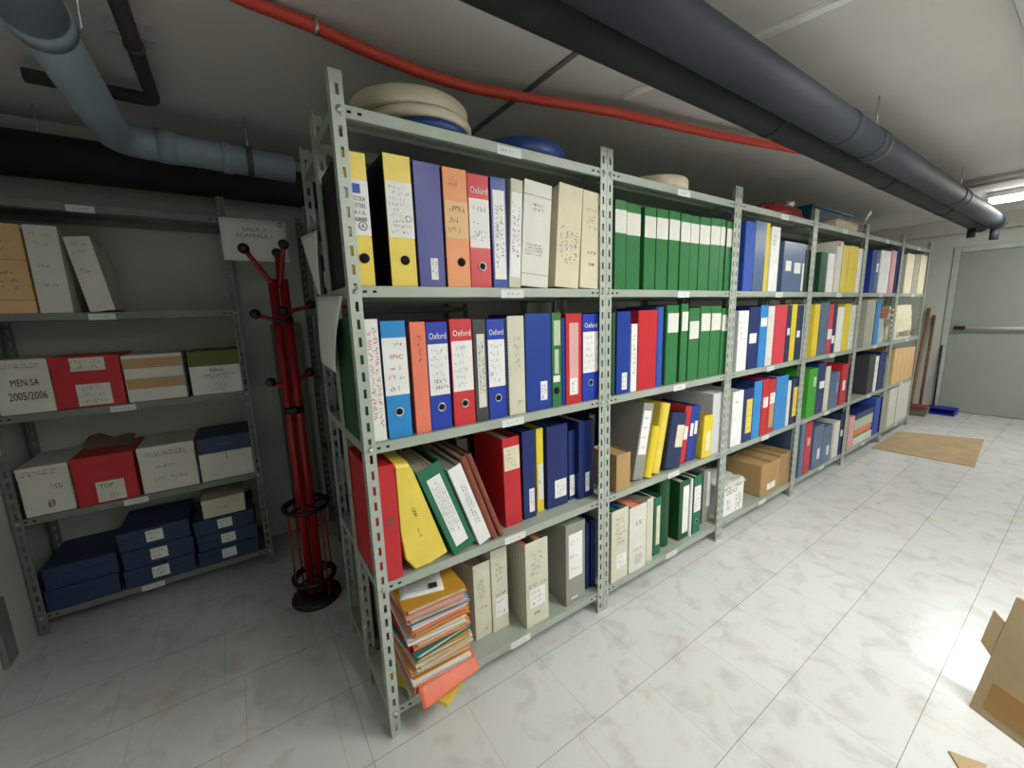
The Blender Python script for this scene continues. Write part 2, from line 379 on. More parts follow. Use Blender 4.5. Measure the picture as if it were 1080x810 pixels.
# ------------------------------------------------------------------ shelving
SZ = [1.9426, 1.4837, 1.0248, .5660, .1071]; PH = 2.02; DEP = .285
def post_mb():
    mb = MB(); W = .0335; t = .0022
    for fl in (0, 1):
        def bx(a0, a1, z0, z1):
            if fl == 0: mb.box(a0, a1, 0, t, z0, z1)
            else: mb.box(0, t, a0, a1, z0, z1)
        bx(0 if fl == 0 else t, .0135, 0, PH); bx(.0225, W, 0, PH)
        z = .022; last = 0
        while z < PH-.03:
            bx(.0135, .0225, last, z); last = z+.027; z += .0497
        bx(.0135, .0225, last, PH)
    return mb
POST = post_mb().mesh('post', M_STEEL)
BOLT = MB().lathe([(.0005, -.006), (.005, -.0055), (.0072, -.003), (.0075, 0)], n=14, axis='y').mesh('bolt', M_ZINC)
def shelf_mb():
    mb = MB(); t = .0016; x0, x1 = .004, .996; y0, y1 = .0032, DEP-.0032
    mb.box(x0, x1, y0, y1, -t, 0)
    mb.box(x0, x1, y0, y0+t, -.031, -t); mb.box(x0, x1, y1-t, y1, -.031, -t)
    mb.box(x0, x0+t, y0+t, y1-t, -.031, -t); mb.box(x1-t, x1, y0+t, y1-t, -.031, -t)
    mb.box(x0, x1, y0+t, y0+.014, -.031, -.0295); mb.box(.02, .98, .12, .135, -.012, -t)
    for x in (.044, .071): 
        for xx in (x, 1-x): mb.box(xx-.0055, xx+.0055, y0-.0004, y0, -.019, -.012, mi=1, c=.0)
    return mb
SHELF = shelf_mb().mesh('shelf', [M_SHELF, M_HOLE])
TAG = MB().box(-.048, .048, -.0016, -.0004, -.034, -.006, c=.0004)
TAGM = TAG.mesh('shelf_tag', M_TAG)
TAGT = None
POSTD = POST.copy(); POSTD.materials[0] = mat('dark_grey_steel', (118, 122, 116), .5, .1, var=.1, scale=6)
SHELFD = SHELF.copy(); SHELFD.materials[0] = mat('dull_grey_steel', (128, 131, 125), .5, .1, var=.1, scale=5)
def make_unit(loc, label, group, seed, tags=True, shelves=SZ, width=1.0, dep=DEP, dark=False, tagx=.53):
    global TAGT
    rnd = random.Random(seed)
    r = empty('shelving_unit', loc, label, 'shelving', group)
    for (x, y, a) in ((0.001, 0, 0), (width-.001, 0, 90), (width-.001, dep, 180), (0.001, dep, 270)):
        o = bpy.data.objects.new('post', POSTD if dark else POST); COL.objects.link(o); o.parent = r; o.location = (x, y, 0); o.rotation_euler.z = math.radians(a)
    for z in shelves:
        s = bpy.data.objects.new('shelf', SHELFD if dark else SHELF); COL.objects.link(s); s.parent = r; s.location = (0, 0, z); s.scale = (width, dep/DEP, 1)
        for x in (.018, width-.018):
            b = bpy.data.objects.new('bolt', BOLT); COL.objects.link(b); b.parent = r; b.location = (x, 0, z-.016)
        if tags:
            t = bpy.data.objects.new('shelf_tag', TAGM); COL.objects.link(t); t.parent = s; t.location = (tagx+rnd.uniform(-.02, .02), .0030, 0); t['label'] = 'white paper tag'
            scribble(t, -.035, .035, -.026, -.014, 1, M_INKG, -.0022, seed=seed+int(z*10), name='tag_print')
    return r
BAYN = ['nearest bay', 'second bay', 'third bay', 'fourth bay', 'fifth bay', 'farthest bay']
unit_desc = ['nearest grey perforated steel shelving bay, holding the paper pile', 'second grey steel shelving bay, holding the row of green binders',
             'third grey steel shelving bay, with brown cartons at its bottom', 'fourth grey steel shelving bay, under the teal crate',
             'fifth grey steel shelving bay, with a silver plastic parcel', 'farthest grey steel shelving bay, beside the brooms']
for i in range(6): make_unit((i-.005 if i else -.014, 0, 0), unit_desc[i], 'grey steel shelving bays of the long row', i, width=1.0 if i else 1.009)
for i in range(6): make_unit((i-.01, .60, 0), 'grey steel shelving bay standing back to back behind the ' + BAYN[i], 'shelving bays behind the long row', 20+i, tags=False).rotation_euler = (0, 0, 0)
for o in [o for o in COL.objects if o.get('group') == 'shelving bays behind the long row']: o.location.y = .30

# ------------------------------------------------------------------ files and boxes
TIER = ['top tier', 'second tier', 'third tier', 'bottom tier']
LABELS = set(); cursor = {}
INK = dict(k=M_INK, r=M_INKR, g=M_INKG, t=M_INKT)
def spine_feats(r, W, H, feats, seed):
    n = 0
    for f in feats:
        n += 1; y = -.0006-.0003*n
        if f[0] == 'L':      # paper label: u0,u1,v0,v1,colour,[scribble rows(neg=vertical), ink]
            _, u0, u1, v0, v1, c = f[:6]
            MB().box(u0*W, u1*W, y, -.0001, v0*H, v1*H).build('spine_label', cm(c), r)
            if len(f) > 6:
                rows = f[6]; ink = INK[f[7]] if len(f) > 7 else M_INK
                a = .07*(u1-u0)*W; b = .06*(v1-v0)*H
                scribble(r, u0*W+a, u1*W-a, v0*H+b, v1*H-b, abs(rows), ink, y-.0003, vert=rows < 0, seed=seed+n, th=.0009 if abs(rows) > 3 else .0014)
        elif f[0] == 'R':    # finger ring, u, z metres
            x, z = f[1]*W, f[2]
            MB().lathe([(.0105, -.0004), (.0105, -.0028), (.0145, -.0028), (.0145, -.0004)], (x, 0, z), 20, axis='y').build('finger_ring', M_ZINC, r)
            MB().lathe([(.001, -.0030), (.0104, -.0030), (.0104, -.0002)], (x, 0, z), 20, axis='y').build('finger_hole', M_HOLE, r)
        elif f[0] == 'H':
            x, z = f[1]*W, f[2]
            MB().lathe([(.001, y-.001), (.0135, y-.001), (.0135, -.0002)], (x, 0, z), 20, axis='y').build('finger_hole', M_HOLE, r)
        elif f[0] == 'T':    # text,u0,u1,v,ink material,height
            _, s, u0, u1, v, m = f[:6]; h = f[6] if len(f) > 6 else None
            text('lettering', s, m, r, u0*W, u1*W, v*H, y, h, shear=f[7] if len(f) > 7 else 0)
        elif f[0] == 'V':    # vertical text u, v0, v1
            _, s, u, v0, v1, m, h = f
            text('lettering', s, m, r, v0*H, v1*H, u*W, y, h, vertical=True)
        elif f[0] == 'S':    # bare scribble u0,u1,v0,v1,rows,ink
            _, u0, u1, v0, v1, rows, ink = f
            scribble(r, u0*W, u1*W, v0*H, v1*H, abs(rows), INK[ink], y, vert=rows < 0, seed=seed+n, th=.0014)
        elif f[0] == 'O':    # drawn circle
            x, z, rr = f[1]*W, f[2]*H, f[3]
            MB().lathe([(rr-.0008, y), (rr-.0008, y-.0003), (rr+.0008, y-.0003), (rr+.0008, y)], (x, 0, z), 24, axis='y', ring=True).build('drawn_circle', M_INK, r)
SIDES = dict(yellow='black', orange='brown', sky='navy')
def arch(r, W, H, D, c, pap=M_PAPERU, fill=.85, side=None):
    t = .0028; m = cm(c); mb = MB(); side = side or SIDES.get(c if isinstance(c, str) else '', None); si = 1 if side else 0
    mb.box(0, W, 0, t, 0, H, c=.001); mb.box(0, t, t, D, 0, H, si, c=.0008); mb.box(W-t, W, t, D, 0, H, si, c=.0008)
    mb.build('cover', [m, cm(side)] if side else m, r)
    MB().box(t+.001, W-t-.001-(W-2*t)*(1-fill), .022, D-.012, .004, H-.018).build('papers', pap, r)
    if W > .045:
        MB().tube([(W*.35, .07, H*.3), (W*.35, .05, H*.55), (W*.4, .05, H-.03)], .002, 6).build('lever', M_ZINC, r)
def boxfile(r, W, H, D, c, side=None):
    m = cm(c); t = .003; mb = MB()
    mb.box(0, W, 0, t, 0, H, c=.0012); mb.box(0, t, t, D, 0, H, c=.001); mb.box(W-t, W, t, D, 0, H, c=.001); mb.box(t, W-t, D-t, D, 0, H); mb.box(t, W-t, t, D-t, 0, t)
    mb.build('case', m, r)
    MB().box(t, W-t, t+.0005, D-t-.0005, H-.010, H-.007).build('lid', m, r)
ARCH_TOPS = dict()
def archive(r, W, H, D, c, perf=False, tops=()):
    m = cm(c, 'perf' if perf else None); t = .002; mb = MB()
    mb.box(0, W, 0, t, 0, H, c=.0006); mb.box(t, W-t, D-t, D, 0, H*.96); mb.box(t, W-t, t, D-t, 0, t)
    # side walls dip behind the front edge
    for x0 in (0, W-t):
        pr = [(t, 0), (D, 0), (D, H*.96), (D*.5, H*.90), (t, H*.985)]
        vs = [(x0, y, z) for y, z in pr]+[(x0+t, y, z) for y, z in pr]
        mb.add(vs, [(0, 1, 2, 3, 4), (9, 8, 7, 6, 5)]+[(i, (i+1) % 5, (i+1) % 5+5, i+5) for i in range(5)])
    mb.build('case', m, r)
    MB().box(t+.001, W-t-.002, t+.002, D-.01, t, H*.86).build('papers', M_PAPERU, r)
    for k, cc in enumerate(tops):
        g_ = (W-2*t-.004)/len(tops); x_ = t+.002+k*g_
        MB().box(x_, x_+g_*.85, t+.006, D-.014, H*.86, H*(.93+.02*(k % 2))).build('inner_folder', cm(cc), r)
def folder(r, W, H, D, c):     # soft cover with a rounded spine
    m = cm(c); mb = MB(); n = 8; pr = []
    rr = W/2
    out = [(0, D)]+[(rr-rr*math.cos(math.pi*k/n), rr*.7-rr*.7*math.sin(math.pi*k/n)) for k in range(n+1)]+[(W, D)]
    t = .0016; inn = [(t, D)]+[(rr-(rr-t)*math.cos(math.pi*k/n), rr*.7+t*.2-(rr-t)*.7*math.sin(math.pi*k/n)) for k in range(n+1)]+[(W-t, D)]
    k = len(out); vs = [(x, y, z) for z in (0, H) for x, y in out]+[(x, y, z) for z in (0, H) for x, y in inn]
    fs = []
    for i in range(k-1):
        fs += [(i, i+1, k+i+1, k+i), (2*k+i+1, 2*k+i, 3*k+i, 3*k+i+1), (k+i, k+i+1, 3*k+i+1, 3*k+i), (i+1, i, 2*k+i, 2*k+i+1)]
    fs += [(0, k, 3*k, 2*k), (k-1, 3*k-1, 4*k-1, 2*k-1)]
    mb.add(vs, fs).build('cover', m, r)
    MB().box(t+.0012, max(W-t-.0012, t+.003), rr*.8, D-.008, .003, H-.012).build('papers', M_PAPERU, r)
def item(bay, row, kind, col, bl, br, top, look, feats=(), D=None, z=None, yf=None, cat=None, group=None, where=None, name=None, leanfix=None, gap=.0008, side=None, tops=()):
    seed = int(abs(br if not isinstance(br, tuple) else br[0])*7+row*1000)
    z0 = SZ[row+1] if z is None else z
    bx, by = bl if isinstance(bl, tuple) else (bl, None)
    rx = br[0] if isinstance(br, tuple) else br
    if row == 1 and bay < 2: yf = .018
    if yf is None:
        yf = .010
        if by is not None and row >= 2: yf = min(.09, max(.004, onplane(bx, by, 2, z0).y))
    x0 = x_at(bx, yf, z0); x1 = x_at(rx, yf, z0); ang = 0
    if isinstance(top, tuple):
        P = onplane(*top, 1, yf); ang = math.atan2(P.x-x0, P.z-z0); H = math.hypot(P.x-x0, P.z-z0)
        if abs(ang) < math.radians(2.6): ang = 0; H = P.z-z0
    else: H = z_at(top, x0, yf)-z0
    if leanfix is not None: ang = math.radians(leanfix)
    key = (bay, row); prev = cursor.get(key, -9)
    lo, hi = bay+.0012-(.008 if bay == 0 else 0), bay+.9888
    if z is None and ang != 0:
        dx_ = max(0, prev+gap-x0); x0 += dx_; x1 = max(x1+dx_*.8, x0+.01)
    if z is None and ang == 0:
        if gap != .0008: x0 = max(x0, prev+gap)
        x0 = max(x0, lo, prev+.0008); x1 = min(max(x1, x0+.008), hi)
        if x1-x0 < .008: x0 = x1-.008
    W = (x1-x0)*math.cos(ang)
    if z is None: cursor[key] = max(prev, x1)
    D = min(D or DEP-.02, DEP-.008-yf)
    nm = name or dict(arch='lever_arch_binder', box='box_file', cream='archive_box', perf='archive_box', folder='folder')[kind]
    where = where or ', %s of the %s' % (TIER[row], BAYN[bay])
    lab = look+where
    assert lab not in LABELS, lab
    assert 4 <= len(lab.split()) <= 16, lab
    LABELS.add(lab)
    cat = cat or dict(arch='binder', box='box file', cream='archive box', perf='archive box', folder='folder')[kind]
    if ang > 0:      # leans to the right: stands on its lower right corner
        loc = Vector((x1, yf, z0+.0006)); off = Matrix.Rotation(ang, 4, 'Y') @ Vector((-W, 0, 0)); loc = loc+off
    else: loc = Vector((x0, yf, z0+.0006))
    g = group or '%ss on the %s of the %s' % (cat if not cat.endswith('box') else cat+'e', TIER[row], BAYN[bay])
    r = empty(nm, loc, lab, cat, g, (0, ang, 0))
    if kind == 'arch': arch(r, W, H, D, col, side=side)
    elif kind == 'box': boxfile(r, W, H, D, col)
    elif kind in ('cream', 'perf'): archive(r, W, H, D, col, kind == 'perf', tops)
    elif kind == 'folder': folder(r, W, H, D, col)
    if kind != 'folder': spine_feats(r, W, H, feats, seed)
    else:
        k = MB()
        spine_feats(r, W, H, feats, seed)
    return r
W_ = M_WHT; K_ = M_INK
OX = lambda: [('L', 0.03, .97, .33, .80, 'white', 6, 'g'), ('T', 'Oxford', .12, .92, .845, W_, .02), ('R', .52, .075)]
# --- nearest bay, top tier
b = 0
item(b, 0, 'arch', 'yellow', 371, 396.5, 157, 'yellow binder with blue flag sticker', [('L', 0, 1, .39, .80, 'white'), ('L', .33, .68, .70, .77, 'royal'), ('T', 'ECOLA', .34, .85, .645, K_, .012), ('T', 'STEEL', .42, .88, .595, K_, .011), ('T', 'A. I. A.', .36, .84, .545, K_, .010), ('T', 'ALBONE', .36, .86, .495, K_, .010), ('T', 'A', .62, .72, .445, K_, .010), ('O', .67, .459, .011), ('H', .62, .075)])
item(b, 0, 'arch', 'yellow', 414, 441, (406.6, 161), 'yellow binder with printed list label', [('L', .02, 1, .38, .80, 'white', 9, 'g'), ('O', .8, .53, .008), ('H', .56, .075)])
item(b, 0, 'box', 'indigo', 443.7, 470.5, 168.6, 'indigo box file with small white tag', [('L', .45, .72, .06, .24, 'white', -2, 'k')])
item(b, 0, 'arch', 'orange', 473, 497, 175, 'orange binder with handwritten spine', [('L', 0.02, 1, .42, .73, 'peach', 3, 'k'), ('S', .2, .8, .84, .94, 2, 'g'), ('H', .62, .078)])
item(b, 0, 'arch', 'oxred', 497.6, 519, 182, 'red binder with teal scribble', [('L', 0.03, .97, .36, .79, 'white', 3, 'g'), ('S', .1, .95, .45, .53, 1, 't'), ('T', 'Oxford', .12, .92, .835, W_, .02), ('R', .56, .068)])
item(b, 0, 'arch', 'blue', 521, 536, 186, 'narrow blue binder with long white label', [('L', .12, .9, .08, .89, 'white', -2, 'k')])
item(b, 0, 'box', 'cream', 537, 549, (540.5, 189), 'thin beige box leaning right with white label', [('L', .05, .95, .10, .88, 'white', -2, 'k')], leanfix=3.4)
item(b, 0, 'cream', 'offwhite', 549.3, 577.6, (556.2, 192), 'white archive box with hatched pencil marks', [('S', .08, .9, .30, .42, 4, 'g'), ('S', .3, .8, .72, .80, 2, 'g'), ('L', 0, 1, .865, .87, 'grey'), ('L', 0, 1, .12, .125, 'grey')], leanfix=4.4)
item(b, 0, 'cream', 'ivory', 585, 609.5, (591.5, 195), 'ivory archive box covered in vertical handwriting', [('S', .1, .9, .18, .62, -4, 'k')], leanfix=4.4)
item(b, 0, 'cream', 'ivory', 610.5, 630.5, (617, 202), 'ivory archive box marked with two numbers', [('T', '173', .35, .75, .36, K_, .010), ('T', '28', .4, .7, .24, K_, .010), ('S', .2, .9, .6, .84, 4, 'g')], leanfix=3.2, gap=.010)
# second tier
item(b, 1, 'box', 'dgreen', 379, 394.5, 336, 'dark green box file behind the end post')
item(b, 1, 'arch', 'white', 395, 408.6, 337, 'thin white folder with red vertical writing', [('S', .05, .95, .03, .93, -2, 'r')], name='folder')
item(b, 1, 'arch', 'sky', (411, 465), 435.5, 339, 'sky blue binder with red handwriting', [('L', 0, 1, .375, .86, 'white'), ('T', 'FPVC', .3, .8, .68, M_INKR, .014), ('S', .1, .95, .58, .64, 1, 'r'), ('S', .1, .95, .50, .56, 1, 'r'), ('S', .35, .85, .78, .82, 1, 'k'), ('S', .1, .8, .40, .46, 1, 'g'), ('R', .5, .082)])
item(b, 1, 'cream', 'salmon', (440, 458), 455.4, (432, 340), 'salmon archive box with handwritten note', [('S', .35, .75, .55, .94, -1, 'k')])
item(b, 1, 'arch', 'oxblue', (456, 455), 477.4, 340, 'royal blue binder dated by hand', OX()+[('S', .3, .95, .38, .48, 2, 'k')])
item(b, 1, 'arch', 'oxred', (480, 449), 502, 337, 'red binder with ruled white label', OX())
item(b, 1, 'arch', 'dgrey', (503, 444), 516, 337, 'dark grey binder with narrow white strip', [('L', .25, .85, .14, .86, 'offwhite', -2, 'k')])
item(b, 1, 'arch', 'oxblue', (517, 440), 534.7, 337, 'royal blue binder beside the dark grey one', OX())
item(b, 1, 'perf', 'cream', (538, 437), 554.6, 333.5, 'cream archive box with punched side', [('S', .5, .85, .09, .15, 2, 'g'), ('S', .35, .85, .45, .8, 5, 'g')])
item(b, 1, 'box', 'blue', (556, 434), 582, 331, 'wide plain blue box file with lower tag', [('L', .55, .82, .1, .3, 'white', -2, 'k')])
item(b, 1, 'arch', 'green', (583, 429), 592.5, 330, 'green binder with torn white labels', [('L', .2, .9, .66, .92, 'palegreen'), ('L', .25, .7, .36, .62, 'palegreen'), ('L', .1, .8, .27, .34, 'white'), ('H', .45, .065)])
item(b, 1, 'folder', 'blue', (593, 427), 597, 336, 'very thin blue folder')
item(b, 1, 'arch', 'red', (597.5, 427), 613.5, 331, 'red binder with worn pink label', [('L', .2, .78, .1, .9, 'pink'), ('L', .22, .7, .1, .29, 'white', -1, 'k')])
item(b, 1, 'arch', 'oxblue', (614.5, 421), 630.5, 331.5, 'royal blue binder beside the middle posts', OX())
# third tier
def quad_item(bay, row, kind, col, BL, BR, TL, look, feats=(), **k): return item(bay, row, kind, col, BL, BR[0], TL, look, feats, **k)
item(b, 2, 'box', 'red', (389, 612), 425.4, (373, 499), 'large red box file by the end post', [('L', .55, .8, .49, .56, 'brown')], yf=.006, leanfix=0)

def outline_folder(bay, pts, z0, D, y, col, nm, lab, cat, group, feats=None):
    """soft folder whose front outline is taken at its own distance y and given real depth"""
    P = [onplane(px, py, 1, y) for px, py in pts]; zmin = min(p.z for p in P); dz = z0+.0008-zmin
    P = [Vector((max(p.x, bay+.074), y, p.z+dz)) for p in P]; o = Vector((min(p.x for p in P), y, z0+.0008))
    Q = [p-o for p in P]; n = len(Q); c = sum(Q, Vector())/n
    vs = []
    for s_, yy in ((.94, 0), (.985, .006), (1, .016), (.97, D)):
        vs += [(c.x+(q.x-c.x)*s_, yy, max(0, c.z+(q.z-c.z)*(s_ if yy < .1 else 1))) for q in Q]
    fs = [tuple(range(n))[::-1]]+[(k*n+i, k*n+(i+1) % n, (k+1)*n+(i+1) % n, (k+1)*n+i) for k in range(3) for i in range(n)]+[tuple(range(3*n, 4*n))]
    r = empty(nm, o, lab, cat, group); LABELS.add(lab)
    MB().add(vs, fs).build('cover', cm(col), r)
    return r, Q
g3 = 'folders on the third tier of the nearest bay'
yr, _ = outline_folder(0, [(414, 487), (431, 485), (436, 493), (473, 580), (455, 592), (438.6, 599), (428, 588), (419, 560)], SZ[3], .22, .006, 'yellow', 'soft_folder', 'bulging yellow soft folder leaning on the large red box file', 'folder', g3)
MB().box(.004, .018, .02, .2, .26, .292).build('papers', M_PAPERU, yr).rotation_euler = (0, -.12, 0)
rr = empty('spine_note', (.041, -.0004, .225), ); rr.parent = yr; rr.rotation_euler = (0, math.radians(-20), 0)
bpy.data.objects.remove(rr)
t_ = text('lettering', 'CPAI', M_INK, yr, .165, .20, .052, -.0006, .010, vertical=True)
t_.rotation_euler = (0, -.33, 0); t_.location = (.056, 0, .016)
s_ = scribble(yr, .058, .070, .10, .16, 1, M_INK, -.0008, vert=True, seed=4, th=.0014)
s_.rotation_euler = (0, -.33, 0); s_.location = (.045, 0, -.018)
item(0, 2, 'arch', 'agreen', (479.6, 584), 503.5, (439, 500), 'green lever arch binder leaning left with typed label', [('L', .22, .80, .08, .88, 'white', -5, 'g')], group='binders on the third tier of the nearest bay', yf=.006)
item(0, 2, 'arch', 'white', (506, 575), 519.5, (472, 497), 'white binder leaning on the green binder', [('S', .35, .75, .2, .8, -2, 'g')], yf=.010)
item(0, 2, 'folder', 'brown', (520, 566), 526.5, (485, 484), 'brown folder leaning on the white binder', yf=.010)
item(0, 2, 'folder', 'brown', (527.5, 562), 532.5, (492, 481), 'thin brown folder leaning beside the tall red binder', yf=.012)
item(0, 2, 'arch', 'red', (534, 557), 551, (522, 466), 'tall red binder with handwritten ivory label', [('L', .06, .97, .64, .90, 'ivory', 5, 'g')], leanfix=-.9, D=.25)
item(0, 2, 'box', 'navy', (553, 549), 566, 456, 'navy box file beside the tall red binder', [('L', .45, .85, .07, .34, 'white', -2, 'k')])
item(0, 2, 'arch', 'cyellow', (567, 541), 574, 453, 'narrow yellow binder between two navy ones', [('L', .2, .95, .15, .58, 'offwhite', 1, 'g')])
item(0, 2, 'box', 'navy', (578, 538), 599, 451, 'wide navy box file with square white label', [('L', .35, .92, .11, .33, 'white', 4, 'g')])
item(0, 2, 'arch', 'navy', (600, 528), 607, 455, 'narrow navy binder set back between wide ones', [('L', .15, .85, .06, .36, 'white', -2, 'g')])
item(0, 2, 'arch', 'navy', (609, 528), 629.5, 446, 'navy binder beside the middle posts', [('L', .42, .68, .08, .33, 'white', -1, 'k')])
# bottom tier
item(0, 3, 'cream', 'cream', (502.5, 676), 519.7, (496, 599), 'cream archive box right of the paper pile', [('S', .15, .9, .38, .44, 1, 'r'), ('S', .15, .8, .55, .8, 5, 'g'), ('S', .5, .8, .08, .12, 1, 'g')], leanfix=0)
item(0, 3, 'cream', 'cream', (520.5, 668), 537, 582, 'cream archive box with torn grey sticker', [('L', .2, .98, .17, .40, 'white', 3, 'g'), ('S', .25, .9, .42, .47, 1, 'k'), ('S', .2, .9, .6, .85, 4, 'g')])
item(0, 3, 'perf', 'cream', (556, 663.5), 578.8, 575, 'cream archive box with punched side', [('L', .15, .85, .22, .44, 'white', 3, 'g'), ('S', .12, .95, .46, .51, 1, 'k'), ('S', .3, .7, .12, .16, 1, 'k'), ('S', .2, .85, .6, .88, 5, 'g')], tops=('salmon', 'dgrey', 'orange'))
item(0, 3, 'box', 'grey', (597.4, 640), 617, 556, 'grey marbled box file with tall white label', [('L', .14, .85, .33, .88, 'white', 3, 'k'), ('L', .25, .6, .06, .075, 'white')])
item(0, 3, 'folder', 'navy', (618.5, 622), 622.5, 553, 'thin navy folder beside the grey box')
item(0, 3, 'arch', 'navy', (624, 620), 630, 549, 'navy binder behind the middle posts')

# --- second bay: eleven green binders
gl = [('L', 0, 1, .64, .895, 'offwhite')]
nth = ['first', 'second', 'third', 'fourth', 'fifth', 'sixth', 'seventh', 'eighth', 'ninth', 'tenth', 'last']
gx = [(648, 659.5, 210), (660, 674, 214), (678.5, 690, 218), (691, 702.5, 220), (704, 714.5, 222), (716, 725.5, 225), (726, 734.5, 227), (735.5, 746, 228.5), (747, 756.5, 229.5), (757, 761.5, 231), (763.5, 774.5, 233)]
for k_, (a_, b_, t_) in enumerate(gx):
    item(1, 0, 'box' if k_ % 3 else 'arch', 'green', a_, b_, t_, 'green white-banded binder, %s from left' % nth[k_], gl, group='green binders on the top tier of the second bay', name='lever_arch_binder', cat='binder')
item(1, 1, 'folder', 'dgreen', 645, 649, 330, 'thin dark green folder at the left post')
item(1, 1, 'arch', 'blue', (650, 412), 663.7, 329, 'blue binder with small lower label', [('L', .4, .78, .05, .26, 'white', 3, 'k')])
item(1, 1, 'box', 'white', (665, 413), 671, 342, 'white spiral notebook beside the blue binder', [('S', .1, .9, .05, .95, -1, 'k')], name='spiral_notebook', cat='notebook')
item(1, 1, 'box', 'red', (672, 411), 691, 327.6, 'wide plain red box file')
item(1, 1, 'folder', 'royal', (692.5, 406), 699, 324, 'blue folder beside the red box file')
gl2 = [('L', 0.1, 1, .66, .90, 'offwhite')]
for (a_, b_, t_, w_) in ((701, 713, 322, 'green white-banded binder beside the blue folder'), (716, 723, 320.5, 'narrow green white-banded binder set higher'), (724.5, 735, 325, 'green white-banded binder with lower band'), (736, 746, 323, 'green white-banded binder left of the paired one'), (746.6, 757, 323, 'green white-banded binder of the adjoining pair'), (758, 771, 325, 'wide green white-banded binder at the right post')):
    item(1, 1, 'box', 'green', a_, b_, t_, w_, gl2 if t_ != 325 or a_ > 750 else [('L', 0.05, .95, .58, .82, 'offwhite')], group='green binders on the second tier of the second bay', name='lever_arch_binder', cat='binder')
item(1, 2, 'box', 'kraft', (650, 521), 664.5, 481, 'small brown carton at the left post', cat='carton', name='carton', D=.16, group='cartons on the shelves')
item(1, 2, 'arch', 'grey', (667, 506), 678, (676, 428), 'grey marbled binder leaning right with white label', [('L', .12, .85, .33, .90, 'white', 4, 'k')], yf=.03, leanfix=11)
item(1, 2, 'folder', 'cyellow', (679, 504), 687, (691, 453), 'low yellow folder leaning right', yf=.012, D=.2, leanfix=12.5)
item(1, 2, 'folder', 'yellow', (688.5, 499), 697.5, (700, 428), 'pale yellow folder leaning right', yf=.02, leanfix=12, gap=.003)
item(1, 2, 'arch', 'dblue', (699, 500), 715, (706, 440), 'dark navy binder with cream sticker leaning right', [('L', .45, .95, .38, .78, 'ivory')], yf=.012, leanfix=10, gap=.014)
item(1, 2, 'arch', 'red', (715.6, 497), 722, (723, 430), 'red binder squeezed beside the dark navy one', [('L', .2, .8, .42, .65, 'white')], yf=.03, leanfix=8.5, gap=.009)
item(1, 2, 'arch', 'blue', (723, 495), 732.5, (729, 430), 'blue binder with two white labels leaning right', [('L', .1, .42, .45, .68, 'white'), ('L', .55, .85, .48, .72, 'white')], yf=.03, leanfix=7, gap=.009)
item(1, 2, 'arch', 'cyellow', (737, 492), 747, 441, 'low yellow binder pulled forward', [('L', .35, .8, .15, .62, 'ivory')], yf=.004, D=.22, leanfix=4, gap=.02)
item(1, 2, 'box', mat('ribbed_white', (214, 216, 220), .6, var=.03, kind='lines'), (745, 482), 757, 417, 'white ruled binder right of the yellow one', yf=.012, gap=.018, cat='binder', name='lever_arch_binder')
item(1, 2, 'box', mat('ribbed_white', (214, 216, 220), .6, kind='lines'), (757.6, 476), 766.5, 414, 'white ruled binder at the right post', yf=.012, cat='binder', name='lever_arch_binder')
item(1, 3, 'cream', 'cream', (644.5, 616), 661.5, 541, 'cream archive box with pasted white slip', [('L', .3, .9, .17, .36, 'white', 3, 'g'), ('S', .2, .9, .5, .9, 6, 'g')], tops=('palegreen', 'green', 'blue'))
item(1, 3, 'cream', 'offwhite', (663, 606), 680.5, 537, 'off-white archive box stamped with two digits', [('T', '15', .4, .7, .70, M_INKG, .022), ('S', .2, .85, .3, .36, 1, 'r'), ('S', .3, .8, .1, .25, 4, 'g')], tops=('blue', 'orange', 'salmon'))
item(1, 3, 'cream', 'cream', (681, 594), 687.5, 527, 'narrow cream archive box', [])
item(1, 3, 'arch', 'agreen', (689, 587), 696, 526, 'green binder with long cream label', [('L', .3, .8, .18, .85, 'ivory')])
item(1, 3, 'folder', 'dgreen', (697, 579), 707, 508, 'dark green soft folder', [])
item(1, 3, 'arch', 'dgreen', (715, 571), 725, 509, 'dark green binder with tall white label', [('L', .35, .95, .1, .9, 'white')])
item(1, 3, 'folder', 'white', (726, 567), 729, 506, 'thin white folder between two green binders')
item(1, 3, 'arch', 'agreen', (730, 564), 737.5, 503, 'green binder with red writing', [('L', .05, .95, .38, .82, 'white', 5, 'r'), ('R', .5, .075)])
item(1, 3, 'box', 'grey', (740, 553), 748, 497, 'grey box file with white strip', [('L', .5, .9, .3, .95, 'white')])

